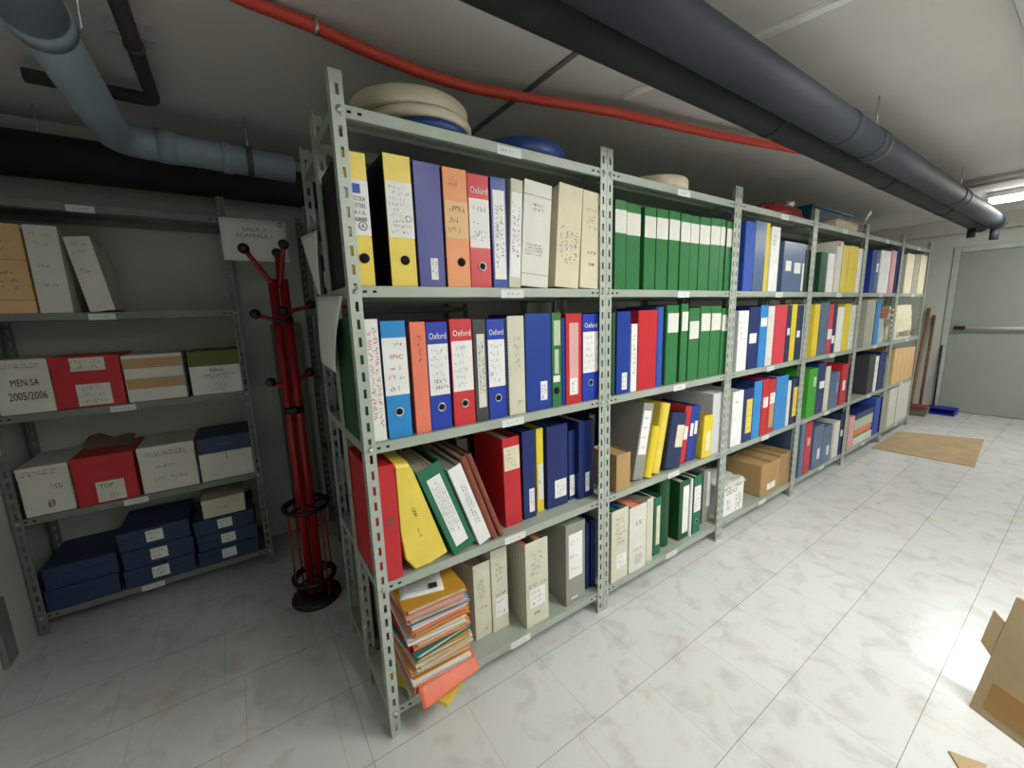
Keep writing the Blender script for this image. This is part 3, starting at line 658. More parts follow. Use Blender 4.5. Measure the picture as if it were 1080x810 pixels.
# --- third bay
item(2, 0, 'box', 'royal', 783, 792.4, 233, 'shiny royal blue box file')
item(2, 0, 'box', 'slate', 793, 804.2, 232.4, 'glossy slate blue box file')
item(2, 0, 'folder', 'cyellow', 805, 809, 235, 'thin yellow folder', [])
item(2, 0, 'cream', 'white', 809.8, 818.5, 238.5, 'white archive box with grey print', [('S', .2, .8, .7, .95, 4, 'g')])
item(2, 0, 'box', 'slate', 824, 846, 254, 'wide slate box with torn white patches', [('L', .1, .35, .42, .62, 'white'), ('L', .5, .8, .38, .60, 'white'), ('L', .9, .98, .02, .6, 'white')])
item(2, 0, 'arch', 'dkgreen', 847, 856, 264, 'low dark green binder')
for k_, (c_, a_, b_, t_, l_, f_) in enumerate((('white', 776, 786, 328, 'white binder with ruled lines', [('S', .1, .9, .5, .85, 4, 'k')]), ('navy', 787, 798, 324, 'navy binder with pale square label', [('L', .1, .75, .42, .58, 'white')]),
     ('sky', 798.5, 806, 322, 'light blue binder with round sticker', [('L', .1, .9, .66, .80, 'white')]), ('offwhite', 806.6, 813, 323, 'off-white binder', [('S', .3, .7, .08, .14, 1, 'g')]), ('rose', 813.6, 826, 322, 'coral red binder', []),
     ('dblue', 826.6, 831, 322, 'dark blue binder with low label', [('L', .2, .8, .48, .6, 'white')]), ('cyellow', 831.4, 836.4, 321, 'yellow binder between dark blue ones', []), ('dblue', 837, 843.5, 322, 'dark blue binder with small label', [('L', .1, .6, .42, .54, 'white')]),
     ('white', 844, 851, 321, 'white binder with black marks', [('S', .2, .8, .5, .9, 3, 'k')]))):
    item(2, 1, 'arch', c_, a_, b_, t_, l_, f_)
yl = lambda: [('L', .3, .92, .16, .80, 'yellow', 5, 'r')]
for k_, (c_, a_, b_, t_, l_, f_) in enumerate((('white', 770, 781, 414, 'white ruled binder', [('S', .2, .8, .75, .85, 1, 'k')]), ('navy', 782, 791.5, 411, 'navy binder with yellow written label', yl()), ('sky', 792, 800, 403, 'light blue binder beside the yellow label', []),
     ('red', 801, 807.5, 401, 'red binder with white slip', [('L', .2, .95, .5, .68, 'white', 2, 'k')]), ('red', 808, 814.6, 401, 'red binder with white and tan slips', [('L', .2, .95, .55, .75, 'white', 2, 'g'), ('L', .2, .9, .1, .54, 'tan')]), ('sky', 815.2, 827.4, 398, 'wide light blue binder', []),
     ('offwhite', 828, 831, 402, 'thin white binder', []), ('dblue', 832, 838.7, 399.5, 'dark blue binder with yellow label', yl()))):
    item(2, 2, 'arch', c_, a_, b_, t_, l_, f_)
# cartons at the bottom of the third bay
z4 = SZ[4]
def carton(name, loc, W, D, H, rot, m, lab, group, flaps=True, cat='carton'):
    r = empty(name, loc, lab, cat, group, (0, 0, math.radians(rot))); LABELS.add(lab)
    MB().box(0, W, 0, D, 0, H, c=.004).build('box_body', m, r)
    MB().box(W*.5-.024, W*.5+.024, -.0006, D+.0006, H, H+.0007).build('packing_tape', mat('brown_tape', (168, 128, 78), .35), r)
    return r
A = onplane(798, 524, 2, z4); Bc = onplane(823.5, 515, 2, z4)
c1 = carton('carton', (A.x, .02, z4+.0008), Bc.x-A.x, .24, .225, 0, mat('kraft', C['kraft'], .9, var=.06, bump=.15), 'brown carton with a white label, left one on the bottom tier', 'cartons on the shelves')
MB().box(.09, .21, -.0012, -.0002, .03, .075).build('address_label', M_PAPER, c1)
scribble(c1, .13, .15, .04, .07, 2, M_INK, -.0014, vert=True, seed=3)
carton('carton', (Bc.x+.004, .02, z4+.0008), 2.985-Bc.x-.004, .24, .24, 0, mat('kraft_pale', (166, 138, 98), .9, var=.1, bump=.2), 'paler brown carton at the right post of the third bay', 'cartons on the shelves')
r = empty('paper_parcel', (2.07, .02, z4+.0008), 'white copy paper parcel wrapped in crumpled plastic', 'parcel'); LABELS.add('white copy paper parcel wrapped in crumpled plastic')
MB().box(0, .24, 0, .22, 0, .20, c=.006).build('ream_box', M_PAPER, r)
rnd = random.Random(3)
def crumple(W, D, H, n=12, ov=.03, drop=.05, seed=1):
    rnd = random.Random(seed); hs = [[rnd.uniform(0, .018) for _ in range(n+1)] for _ in range(n+1)]
    def fn(u, v):
        x = -ov+u*(W+2*ov); y = -ov+v*(D+2*ov); ex = max(0, -x, x-W); ey = max(0, -y, y-D)
        z = H+.004+hs[int(u*n+.5)][int(v*n+.5)]-(ex+ey)/ov*drop*.5
        if ex: x = -.006 if x < 0 else W+.006
        if ey: y = -.006 if y < 0 else D+.006
        return (x, y, z)
    return fn
MB().grid(crumple(.24, .22, .20, 14), 14, 14, .0008).build('plastic_wrap', mat('plastic_film', (206, 208, 200), .25, var=.08, bump=.3), r)
text('lettering', 'GIDO', M_INKG, r, .02, .15, .14, -.0008, .03)
scribble(r, .03, .09, .04, .11, 4, M_INK, -.0008, seed=6, th=.003)
scribble(r, .13, .22, .02, .12, 5, M_INK, -.0008, seed=8, th=.002)
mbx = MB(); 
o_ = empty('cardboard_sheet', (2.36, -.012, z4+.0004), 'grey cardboard sheet poking out under the brown carton', 'cardboard'); 
bpy.data.objects.remove(o_)

# --- fourth bay
for a in ((0, 'arch', 'dgreen', 863, 869.6, 265.6, 'dark green binder', []), (0, 'cream', 'white', 870.6, 877, 267, 'low white archive box', []), (0, 'box', 'offwhite', 879, 884.4, 254, 'white box file with red top edge', [('L', 0, .5, .9, .99, 'red')]),
          (0, 'arch', 'yellow', 885, 891, 258.5, 'yellow binder left of the green gap', []), (0, 'arch', 'cyellow', 891.6, 901, 259, 'wide yellow binder', []), (0, 'cream', 'white', 901.6, 906, 262, 'narrow white archive box', []),
          (1, 'arch', 'cyellow', 855, 860.5, 321, 'yellow binder at the left post', []), (1, 'arch', 'slate', 861.5, 870, 319, 'slate blue binder', []), (1, 'arch', 'rose', 870.6, 875, 321, 'rose red binder', [('L', 0, 1, .3, .5, 'white')]),
          (1, 'arch', 'dblue', 875.4, 879, 321, 'dark blue binder', [('L', 0, .8, .2, .36, 'white')]), (1, 'cream', 'white', 879.5, 886, 324, 'white archive box', []), (1, 'arch', 'cyellow', 886.6, 893, 320.7, 'yellow binder right of the white box', []), (1, 'box', 'offwhite', 893.6, 905, 322, 'off-white patterned box file', [('S', .1, .9, .1, .9, 6, 'g')]),
          (2, 'arch', 'lime', 849.5, 858.5, 390, 'bright green binder', [('L', .55, .85, .62, .82, 'palegreen')]), (2, 'arch', 'navy', 859, 866.7, 384, 'navy binder with white square', [('L', .3, .95, .5, .64, 'white')]), (2, 'cream', 'cream', 867.2, 872, 387, 'cream archive box', []),
          (2, 'box', 'slate', 872.8, 882.5, 394, 'slate box file pulled forward', [('L', .7, .9, .4, .7, 'lightblue')]), (2, 'arch', 'red', 884.5, 891, 385, 'red binder with white slip', [('L', .3, .7, .35, .6, 'white')]), (2, 'box', 'slate', 893, 909.5, 387.5, 'wide slate box with ivory sticker', [('L', .55, .95, .3, .62, 'ivory')]),
          (3, 'arch', 'slate', 841, 845.5, 447, 'slate folder at the left post', []), (3, 'arch', 'red', 846, 852.5, 447, 'red binder with pink slip', [('L', .3, .8, .55, .7, 'pink')]), (3, 'box', 'slate', 855, 865, 451, 'slate box file, left of a pair', [('L', .5, .75, .2, .45, 'white')]),
          (3, 'box', 'slate', 865.5, 874.6, 451, 'slate box file, right of a pair', [('L', .5, .75, .2, .45, 'white')]), (3, 'arch', 'offwhite', 877, 882.5, 446, 'off-white binder', []), (3, 'arch', 'dblue', 883, 888.5, 437, 'dark blue binder with white square', [('L', .2, .7, .45, .6, 'white')])):
    item(3, a[0], *a[1:])
# --- fifth bay
for a in ((0, 'arch', 'blue', 916, 919.6, 263.7, 'blue binder at the left post', []), (0, 'arch', 'slate', 920, 924, 264, 'slate blue binder', [('L', .3, .8, .5, .7, 'white')]), (0, 'cream', 'white', 925, 935, 263.7, 'wide white archive box', []), (0, 'arch', 'pink', 936.5, 941, 264, 'pale pink binder', []), (0, 'arch', 'navy', 942, 947, 262.8, 'navy binder leaning beside the pink one', []),
          (1, 'box', 'greybeige', 910, 919, 316.5, 'beige box file', []), (1, 'arch', 'sky', 920, 924.5, 318, 'light blue binder', []),
          (2, 'arch', 'dgrey', 913, 919.5, 375, 'dark grey binder', []), (2, 'arch', 'white', 920, 923, 376, 'white binder with black marks', [('S', .2, .8, .3, .9, 3, 'k')]), (2, 'arch', 'navy', 924, 931, 373, 'navy binder with bent spine', []), (2, 'arch', 'white', 932, 937, 375, 'white binder beside the peach boxes', []),
          (3, 'arch', 'pink', 893, 898.5, 441, 'pink binder at the left post', []), (3, 'arch', 'royal', 919.5, 925, 420, 'bright blue binder', []), (3, 'arch', 'dblue', 926, 931, 419, 'dark blue binder', [])):
    item(4, a[0], *a[1:])
# --- farthest bay
for a in ((0, 'cream', 'ivory', 952, 960, 267, 'ivory archive box, left of three', []), (0, 'cream', 'greybeige', 960.5, 966, 268, 'grey-beige archive box, middle of three', []), (0, 'cream', 'ivory', 966.5, 973, 269, 'ivory archive box, right of three', []),
          (3, 'cream', 'offwhite', 934, 942, 411, 'off-white archive box, left one', []), (3, 'cream', 'offwhite', 943, 957, 406, 'wide off-white archive box', [])):
    item(5, a[0], *a[1:])
for k_ in range(5):
    a_ = 939.5+k_*4.4
    item(5, 2, 'cream', 'peach', a_, a_+4.2, 368-k_*.5, 'peach archive box, %s from the left' % nth[k_], group='peach archive boxes in a row')
r = empty('plastic_bag', (5.15, .03, SZ[2]+.001), 'big cream paper sack with black lettering, farthest bay', 'sack'); LABELS.add(r['label'])
def sack(W, D, H, seed, n=10):
    rnd = random.Random(seed); mb = MB(); N = 28
    pr = []
    for k in range(n+1):
        v = k/n; ring = []
        for i in range(N):
            q = 2*math.pi*i/N; s = 1-.12*v*v+rnd.uniform(-.02, .02); e = .55
            cx = math.copysign(abs(math.cos(q))**e, math.cos(q)); sy = math.copysign(abs(math.sin(q))**e, math.sin(q))
            ring.append((W/2+W/2*cx*s, D/2+D/2*sy*s, H*v+(rnd.uniform(-.008, .008) if 0 < k else 0)))
        pr.append(ring)
    vs = [p for ring in pr for p in ring]
    fs = [(k*N+i, k*N+(i+1) % N, (k+1)*N+(i+1) % N, (k+1)*N+i) for k in range(n) for i in range(N)]
    fs += [tuple(range(N))[::-1], tuple(range(n*N, n*N+N))]
    return mb.add(vs, fs)
sack(.78, .24, .34, 5).build('sack_body', cm('ivory'), r)
text('lettering', 'CANDIDATI', M_INK, r, .08, .72, .02, -.008, .06, shear=.2)
r = empty('plastic_parcel', (4.60, .03, SZ[2]+.001), 'silver plastic-wrapped parcel under brown folders', 'parcel'); LABELS.add(r['label'])
sack(.34, .24, .22, 9).build('parcel_body', mat('silver_film', (190, 196, 198), .25, var=.15, bump=.4), r)
for k_ in range(3):
    o = MB().box(0, .34, 0, .23, 0, .028, c=.003).build('flat_folder', mat('rust_card', (150, 92, 62), .8), loc=(4.60+.01*k_, .035, SZ[2]+.238+.031*k_))
    tag(o, 'rust brown folder lying on the silver parcel, %s of three' % ['bottom', 'middle', 'top'][k_], 'folder', 'rust brown folders on the silver parcel')
# papers lying on the bottom tier of the fifth bay
sx0 = x_at(899.5, .01, SZ[4])+.006; sxw = x_at(919, .01, SZ[4])-.012-sx0
for k_, (c_, w_, h_, z_) in enumerate((('offwhite', 1, .07, 0), ('lime', .9, .02, .071), ('salmon', .93, .05, .092), ('palegreen', 1, .10, .143), ('navy', .97, .06, .244))):
    o = MB().box(0, w_*sxw, 0, .24, 0, h_-.0008, c=.004).build('flat_folder', cm(c_), loc=(sx0+.002*(k_ % 2), .01+.004*(k_ % 2), SZ[4]+.001+z_))
    tag(o, '%s lying flat in the stack, bottom tier of the fifth bay' % ['off-white file', 'bright green file', 'salmon file', 'pale green file', 'navy file'][k_], 'folder', 'files lying flat on the bottom tier of the fifth bay')

# ------------------------------------------------------------------ the pile of paper folders at the near end
cols = ['mustard', 'pink', 'lightblue', 'white', 'salmon', 'orange', 'mustard', 'white', 'orange', 'red', 'teal', 'mustard', 'white', 'ivory', 'orange', 'mustard', 'white', 'salmon', 'pink', 'mustard', 'white', 'yellow']
names = dict(mustard='mustard', pink='pink', lightblue='pale blue', white='white', salmon='salmon', orange='orange', offwhite='off-white', cream='cream', red='red', teal='teal', ivory='ivory', yellow='yellow')
ordn = ['first', 'second', 'third', 'fourth', 'fifth', 'sixth', 'seventh', 'eighth', 'ninth', 'tenth', 'eleventh', 'twelfth', 'thirteenth', 'fourteenth', 'fifteenth', 'sixteenth', 'seventeenth', 'eighteenth', 'nineteenth', 'twentieth', 'twenty-first', 'lowest']
total = .328; n = len(cols); rnd = random.Random(12)
ths = [rnd.uniform(.6, 1.4) for _ in cols]; kk = total/sum(ths); z = SZ[4]+.0012
for i in reversed(range(n)):
    th = ths[i]*kk; W = .205+rnd.uniform(-.006, .008); D = .285; u = i/(n-1)
    yaw = rnd.uniform(-3.5, 3.5); cx = .178+rnd.uniform(-.008, .008); cy = .122+rnd.uniform(-.012, .012)
    if i == n-1: yaw = 31; cx = .169; cy = .063; D = .25; W = .19
    if i == n-5: yaw = 2; cx = .176; cy = .106; W = .222
    if i == 0: yaw = -1; cx = .176; cy = .13; W = .215
    if i == 10: yaw = 7; W = .212
    r = empty('paper_folder', (cx, cy, z), '%s paper folder, %s in the pile at the near end of the shelves' % (names[cols[i]], ordn[i] if i else 'topmost'), 'folder', 'paper folders piled on the bottom tier', (0, 0, math.radians(yaw)))
    hw, hd = W/2, D/2; c_ = cm(cols[i]); mb = MB(); droop = .02 if i == n-5 else 0
    t = .0009; amp = .0
    # wrap-around card: bottom flap, back spine, top flap
    x0w = -hw; sp = rnd.uniform(-.004, .004)
    mb.box(-hw-.004, hw+.004+sp, -hd-.004, hd, 0, t); mb.box(-hw-.004, hw+.003, -hd-.002+sp, hd, th-t, th); mb.box(-hw-.004, -hw-.004+t, -hd-.002, hd, t, th-t)
    mb.build('cover', c_, r)
    # loose sheets
    mb = MB(); zz = t+.0003; m_ = 3
    step = (th-2*t-.0012)/m_
    for k in range(m_):
        ox, oy = rnd.uniform(-.002, .006), rnd.uniform(-.009, .006)
        M = Matrix.Rotation(rnd.uniform(-.03, .03), 4, 'Z')
        mb.box(-hw+.006+ox, hw-.004+ox, -hd+oy+.004, hd-.014, zz, zz+step*.92, M=M); zz += step
    mb.build('papers', M_PAPERF, r)
    if droop:
        MB().grid(lambda u, v: (-hw+.004+(2*hw-.006)*u, -hd-.004-.040*v, th-.003-.052*v**1.3*(1-.55*u)), 12, 8, .0007).build('drooping_flap', c_, r)
    z += th+.0006
PT = z
r = empty('printed_sheet', (.155, .09, PT+.0004), 'white printed sheet lying on top of the paper pile', 'sheet of paper', None, (0, 0, math.radians(-14)))
MB().grid(lambda u, v: (-.075+.15*u, -.06+.165*v, .0008+.004*math.sin(u*2.5)*v), 8, 8, .0005).build('sheet', M_PAPER, r)
mb = MB()
rr_ = random.Random(5)
for k in range(9): mb.box(-.05, -.05+rr_.uniform(.04, .09), -.035+k*.014, -.0337+k*.014, .0054, .0058)
mb.build('printing', M_INKG, r)
MB().box(.025, .055, -.04, -.012, .0056, .006).build('printed_mark', M_INK, r)

# ------------------------------------------------------------------ things on the top shelf
TZ = SZ[0]
def reel(x, y, z, R, h, m, lab, group=None, nm='plastic_disc', cat='disc'):
    o = MB().lathe([(R*.2, .002), (R*.94, 0), (R*.985, .004), (R, h*.35), (R, h*.8), (R*.985, h*.95), (R*.95, h), (R*.86, h), (R*.84, h-.008), (.01, h-.010)], n=64).build(nm, m, loc=(x, y, z))
    LABELS.add(lab); return tag(o, lab, cat, group)
mc = mat('old_cream_plastic', (212, 200, 178), .5, var=.08); mbp = mat('blue_plastic', (24, 60, 120), .4)
reel(.30, .145, TZ+.001, .145, .026, mbp, 'blue plastic disc under the two cream ones', 'round plastic discs on the top shelf')
reel(.29, .172, TZ+.029, .175, .028, mc, 'cream plastic disc lying on the blue one', 'round plastic discs on the top shelf')
reel(.272, .186, TZ+.059, .187, .046, mc, 'thick cream plastic disc, topmost on the nearest bay', 'round plastic discs on the top shelf')
reel(.70, .19, TZ+.001, .185, .055, mbp, 'blue round plastic basin lying beside the cream discs', 'round plastic discs on the top shelf', 'round_basin', 'basin')
reel(1.49, .165, TZ+.001, .165, .055, mc, 'cream round tub on top of the second bay', 'round plastic discs on the top shelf', 'round_tub', 'tub')
r = empty('plastic_bag', (2.42, .03, TZ+.001), 'dark red plastic bag lying on the third bay', 'bag'); LABELS.add(r['label'])
sack(.55, .22, .07, 12, 6).build('bag_body', mat('dark_red_film', (128, 22, 30), .35, var=.2, bump=.3), r)
MB().grid(lambda u, v: (.22+.07*u, -.012+.02*v+.01*math.sin(u*9), .078+.012*math.cos(v*8+u*5)), 8, 8, .0008).build('bag_knot', M_PAPER, r)
r = empty('storage_crate', (3.2, .11, TZ+.001), 'teal plastic crate on top of the fourth bay', 'crate'); LABELS.add(r['label'])
mb = MB(); W, D, H, t = .78, .17, .16, .004
mb.box(0, W, 0, t, 0, H, c=.001); mb.box(0, W, D-t, D, 0, H, c=.001); mb.box(0, t, t, D-t, 0, H, c=.001); mb.box(W-t, W, t, D-t, 0, H, c=.001); mb.box(t, W-t, t, D-t, 0, t)
mb.box(-.008, W+.008, -.008, 0, H-.018, H, c=.002)
mb.build('crate_body', mat('teal_plastic', (16, 84, 112), .4), r)
for k_, (x_, w_) in enumerate(((3.25, .45),)):
    pass
for k_ in range(3):
    o = MB().box(0, .36-.02*k_, 0, .018, 0, .03).build('x', M_PAPER); bpy.data.objects.remove(o)
r = empty('paper_bundle', (3.36, .006, TZ+.001), 'cream paper bundle lying in front of the teal crate', 'paper bundle'); LABELS.add(r['label'])
MB().box(0, .42, 0, .085, 0, .05, c=.004).build('papers', M_PAPERF, r); MB().box(-.004, .424, -.004, .087, .05, .054, c=.001).build('cover', cm('peach'), r)
o = MB().box(-.12, .12, -.0015, .0015, -.016, .016, c=.0005).build('metal_strip', M_STEEL, loc=(4.06, .04, TZ+.125)); o.rotation_euler = (0, math.radians(-36), 0)
tag(o, 'loose perforated steel strip standing up by the fifth bay', 'metal strip')

# ------------------------------------------------------------------ papers hung on the end of the row
def hung(pts, x, lab, bend=.012):
    P = [onplane(px, py, 0, x) for px, py in pts]     # TL TR BR BL on the plane x
    def fn(u, v):
        a = P[0].lerp(P[1], u); b_ = P[3].lerp(P[2], u); p = a.lerp(b_, v)
        return (p.x-bend*math.sin(v*2.2)*(.4+u), p.y, p.z)
    o = MB().grid(fn, 8, 10, .0005).build('paper_sheet', M_PAPER); return tag(o, lab, 'sheet of paper', 'sheets hung on the end of the row')
hung([(334, 313), (361, 312), (359, 393), (340, 382)], -.019, 'curled white paper sheet hung on the near end of the row')
hung([(317, 250), (334, 243), (340, 312), (336, 310)], -.022, 'slanting paper sheet on the row end above the curled one', .004)

# ------------------------------------------------------------------ back row contents seen through the gaps
bc = ['dblue', 'dgrey', 'navy', 'grey', 'black', 'dblue', 'red', 'navy']
def back_row(bay, row, spots, group):
    for (x, w, c, h) in spots:
        lab_c = dict(dblue='dark blue', dgrey='dark grey', navy='navy', grey='grey', black='black', red='dark red', greybeige='beige', blue='blue')[c]
        r = empty('lever_arch_binder', (x+w, .585, SZ[row+1]+.001), '%s binder on the hidden side, %s behind the %s' % (lab_c, TIER[row], BAYN[bay]), 'binder', group, (0, 0, math.pi))
        arch(r, w, h, .25, c)
for bay in (0, 1):
    for row in range(4):
        rnd = random.Random(bay*10+row); x = bay+.03+rnd.uniform(0, .02); sp = []
        use = bc[:]; rnd.shuffle(use)
        for c in use[:5]:
            wd = rnd.uniform(.055, .085); sp.append((x, wd, c, rnd.uniform(.29, .315))); x += wd+rnd.uniform(.004, .14)
            if x > bay+.88: break
        back_row(bay, row, sp, 'binders in the shelving behind the long row')

# ------------------------------------------------------------------ ceiling pipes
M_BP = mat('black_pipe', (50, 56, 64), .62, var=.2, scale=2, bump=.12, spec=.35)
M_BP2 = mat('black_insulation', (32, 35, 38), .8, var=.3, scale=4, bump=.3)
M_GP = mat('grey_pipe', (142, 156, 168), .5, var=.1, scale=3)
M_DP = mat('dark_pipe', (60, 58, 54), .6, var=.25, scale=5)
def rod(r, x, y, z0): MB().tube([(x, y, z0), (x, y, CEIL-.001)], .004, 8).build('hanger_rod', M_ZINC, r)
def clamp(r, x, y, z, R, ax='x'):
    a = Vector((1, 0, 0)) if ax == 'x' else Vector((0, 1, 0)); c = Vector((x, y, z))
    MB().tube([c-a*.014, c+a*.014], R+.004, 28).build('pipe_clamp', mat('clamp_steel', (84, 86, 86), .6, .3), r)
PY, PZ, PR = -.435, 2.14, .066
r = empty('drain_pipe', (0, PY, PZ), 'thick black ceiling pipe on the aisle side', 'pipe', 'black pipes running over the aisle')
mb = MB(); mb.tube([(XL+.002, 0, 0), (5.95, 0, 0)], PR, 36); mb.build('pipe_run', M_BP, r)
for x in (1.98, 2.30, 4.1):
    MB().tube([(x-.03, 0, 0), (x+.03, 0, 0)], PR+.0025, 36).build('pipe_coupling', M_BP, r)
MB().lathe([(.02, 5.90), (PR+.006, 5.90), (PR+.006, 5.99), (PR, 6.0), (.02, 6.0)], n=32).build('pipe_flange', M_BP, r).rotation_euler = (0, math.pi/2, 0)
MB().tube([(5.94, 0, -PR), (5.94, 0, -PR-.10)], .032, 16).build('pipe_stub', M_BP, r)
for px in (927.6, 1016, 700):
    x = x_at(px, PY, CEIL); rod(r, x, 0, 0)
for o in [o for o in r.children if o.name.startswith('hanger_rod')]:
    for v in o.data.vertices: v.co.z = PR if v.co.z < .5 else CEIL-PZ-.001
for x in (x_at(927.6, PY, CEIL), x_at(1016, PY, CEIL)): clamp(r, x, 0, 0, PR)
r = empty('drain_pipe', (0, -.300, 2.145), 'thick black ceiling pipe on the shelf side', 'pipe', 'black pipes running over the aisle')
MB().tube([(XL+.002, 0, 0), (6.2, 0, 0)], .060, 32).build('pipe_run', M_BP2, r)
for x in (1.64, 3.1, 4.6): MB().tube([(x-.03, 0, 0), (x+.03, 0, 0)], .0625, 32).build('pipe_coupling', M_BP2, r)
MB().tube([(5.8, 0, -.05), (5.8, 0, -.14)], .03, 16).build('pipe_stub', M_BP2, r)
for x in (1.6, 3.4, 5.4): MB().tube([(x, 0, .06), (x, 0, CEIL-2.145-.001)], .004, 8).build('hanger_rod', M_ZINC, r)
# red corrugated conduit
RP = [onplane(px, py, 2, zz) for px, py, zz in ((232, -14, 2.335), (262, 1, 2.33), (333, 29, 2.325), (400, 59, 2.30), (480, 88, 2.28), (560, 104, 2.28), (640, 117, 2.28), (700, 130, 2.285), (760, 143, 2.295), (840, 158, 2.30), (900, 169, 2.32))]
def spline(P, n=10):
    out = []
    for i in range(len(P)-1):
        p0, p1, p2, p3 = P[max(i-1, 0)], P[i], P[i+1], P[min(i+2, len(P)-1)]
        for k in range(n):
            t = k/n; out.append(.5*((2*p1)+(-p0+p2)*t+(2*p0-5*p1+4*p2-p3)*t*t+(-p0+3*p1-3*p2+p3)*t**3))
    return out+[P[-1]]
SP = spline(RP, 22); rs = [.0185+(.0016 if i % 2 else 0) for i in range(len(SP))]
r = empty('corrugated_conduit', (0, 0, 0), 'red corrugated conduit sagging under the ceiling above the shelves', 'conduit')
MB().tube(SP, rs, 14).build('conduit_tube', mat('red_conduit', (208, 70, 54), .5, var=.08), r)
for q in (RP[2], RP[8]):
    MB().tube([q+Vector((0, 0, .015)), Vector((q.x, q.y, CEIL-.001))], .003, 8).build('hook', M_ZINC, r)
MB().tube([RP[2]-Vector((.006, 0, 0)), RP[2]+Vector((.006, 0, 0))], .0225, 16).build('clip', M_ZINC, r)
# grey pipe coming from the room side and turning along the back wall
G = [onplane(40, -30, 2, 2.165), onplane(57, 50, 2, 2.165), onplane(113, 148, 2, 2.165)]
r = empty('grey_waste_pipe', (0, 0, 0), 'grey plastic waste pipe with an elbow, over the left shelf', 'pipe')
a0 = Vector((-.60, -.2, 2.165)); a1 = Vector((-.60, .42, 2.165)); a2 = Vector((-.60, 1.14, 2.165)); a3 = Vector((-.52, 1.24, 2.165)); a4 = Vector((.06, 1.26, 2.155))
MB().tube([a0, a1], .066, 32).build('pipe_large', M_GP, r)
MB().tube([a1-Vector((0, .03, 0)), a1+Vector((0, .03, 0))], .070, 32).build('pipe_coupling', M_GP, r)
pts = [a1]+[a2+Vector((0, 0, 0))]
el = [Vector((-.60+.09*(1-math.cos(q)), 1.15+.1*math.sin(q), 2.165)) for q in [i*math.pi/16 for i in range(9)]]
MB().tube([a1]+el+[a4], .062, 28).build('pipe_narrow', M_GP, r)
MB().tube([Vector((-.47, 1.25, 2.165)), Vector((-.40, 1.2525, 2.165))], .067, 28).build('pipe_coupling', M_GP, r)
MB().tube([Vector((-.24, 1.256, 2.160)), Vector((-.20, 1.2565, 2.160))], .067, 28).build('pipe_coupling', M_GP, r)
MB().tube([(-.13, 1.256, 2.18), (-.13, 1.256, CEIL-.001)], .004, 8).build('hanger_rod', M_ZINC, r)
MB().tube([(-.142, 1.256, 2.160), (-.118, 1.256, 2.160)], .066, 28).build('pipe_clamp', mat('clamp_steel', (84, 86, 86), .6, .3), r)
MB().tube([(-.52, .42, 2.16), (-.52, .42, CEIL-.001)], .004, 8).build('hanger_rod', M_ZINC, r)
# small dark pipe with its elbow
r = empty('thin_pipe', (0, 0, 0), 'thin dark pipe with elbow beside the grey waste pipe', 'pipe')
MB().tube([(-.445, -.2, 2.29), (-.445, 1.06, 2.29), (-.447, 1.085, 2.29), (-.455, 1.10, 2.29), (-.475, 1.105, 2.29), (-.80, 1.11, 2.29)], .024, 16).build('pipe_run', M_DP, r)
MB().tube([(-.445, .70, 2.29), (-.445, .72, 2.29)], .028, 16).build('pipe_clamp', mat('clamp_steel', (84, 86, 86), .6, .3), r)
MB().box(-.50, -.39, .705, .715, 2.313, CEIL-.001).build('bracket', M_ZINC, r)
# wide dark duct along the back wall
r = empty('dark_duct', (0, 0, 0), 'wide black duct running above the left shelf', 'duct')
MB().tube([(XL+.002, 1.58, 2.15), (1.6, 1.58, 2.15)], .095, 32).build('duct_run', M_BP2, r)
for x in (-.9, .2): MB().tube([(x, 1.58, 2.2), (x, 1.58, CEIL-.001)], .004, 8).build('hanger_rod', M_ZINC, r)
# white conduit strips on the ceiling
for k_, (x_, w_) in enumerate(((4.78, .022), (4.98, .02))):
    tag(MB().tube([(x_, -.30, CEIL-w_), (x_, -2.3, CEIL-w_)], w_*.7, 12).build('ceiling_conduit', mat('white_conduit', (214, 214, 206), .5)), 'white conduit across the ceiling, %s the lit lamp' % ['farther from', 'next to'][k_], 'conduit', 'white conduits on the ceiling')
tag(MB().box(1.0, 4.7, -.915, -.88, CEIL-.03, CEIL-.001, c=.004).build('cable_trunking', mat('trunking_grey', (190, 192, 188), .5)), 'pale cable trunking along the ceiling over the aisle', 'trunking')

# ------------------------------------------------------------------ left shelf against the back wall
LY = 1.405; LX0, LW = XL+.006, .94
LZ = [1.925, 1.46, 1.03, .565, .10]
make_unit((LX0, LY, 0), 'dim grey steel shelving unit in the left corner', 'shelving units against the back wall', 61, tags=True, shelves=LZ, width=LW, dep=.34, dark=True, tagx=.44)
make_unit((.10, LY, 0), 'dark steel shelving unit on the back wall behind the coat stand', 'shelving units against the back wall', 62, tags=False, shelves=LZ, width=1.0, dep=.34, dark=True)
LF = LY+.008
def lx(px, z): return x_at(px, LF, z)
def lz(py, x): return z_at(py, x, LF)
def left_box(kind, col, x0, x1, z0, h, D, lab, feats=(), cat='archive box', nm='archive_box', ang=0, grp=None, y=LF):
    r = empty(nm, (x0, y, z0+.0008), lab, cat, grp or 'archive boxes on the left shelf', (0, math.radians(ang), 0)); W = x1-x0; LABELS.add(lab)
    if kind == 'solid':
        MB().box(0, W, 0, D, 0, h, c=.003).build('box_body', cm(col), r)
        MB().box(-.001, W+.001, -.0012, D+.0005, h*.80, h+.0012, c=.001).build('box_lid', cm(feats[0][1] if feats and feats[0][0] == 'LID' else col), r)
        feats = [f for f in feats if f[0] != 'LID']
        k = empty('x', (0, 0, 0)); bpy.data.objects.remove(k)
        spine_feats_off(r, W, h, feats, 5)
    else:
        archive(r, W, h, D, col); spine_feats(r, W, h, feats, int(x0*100) % 50)
    return r
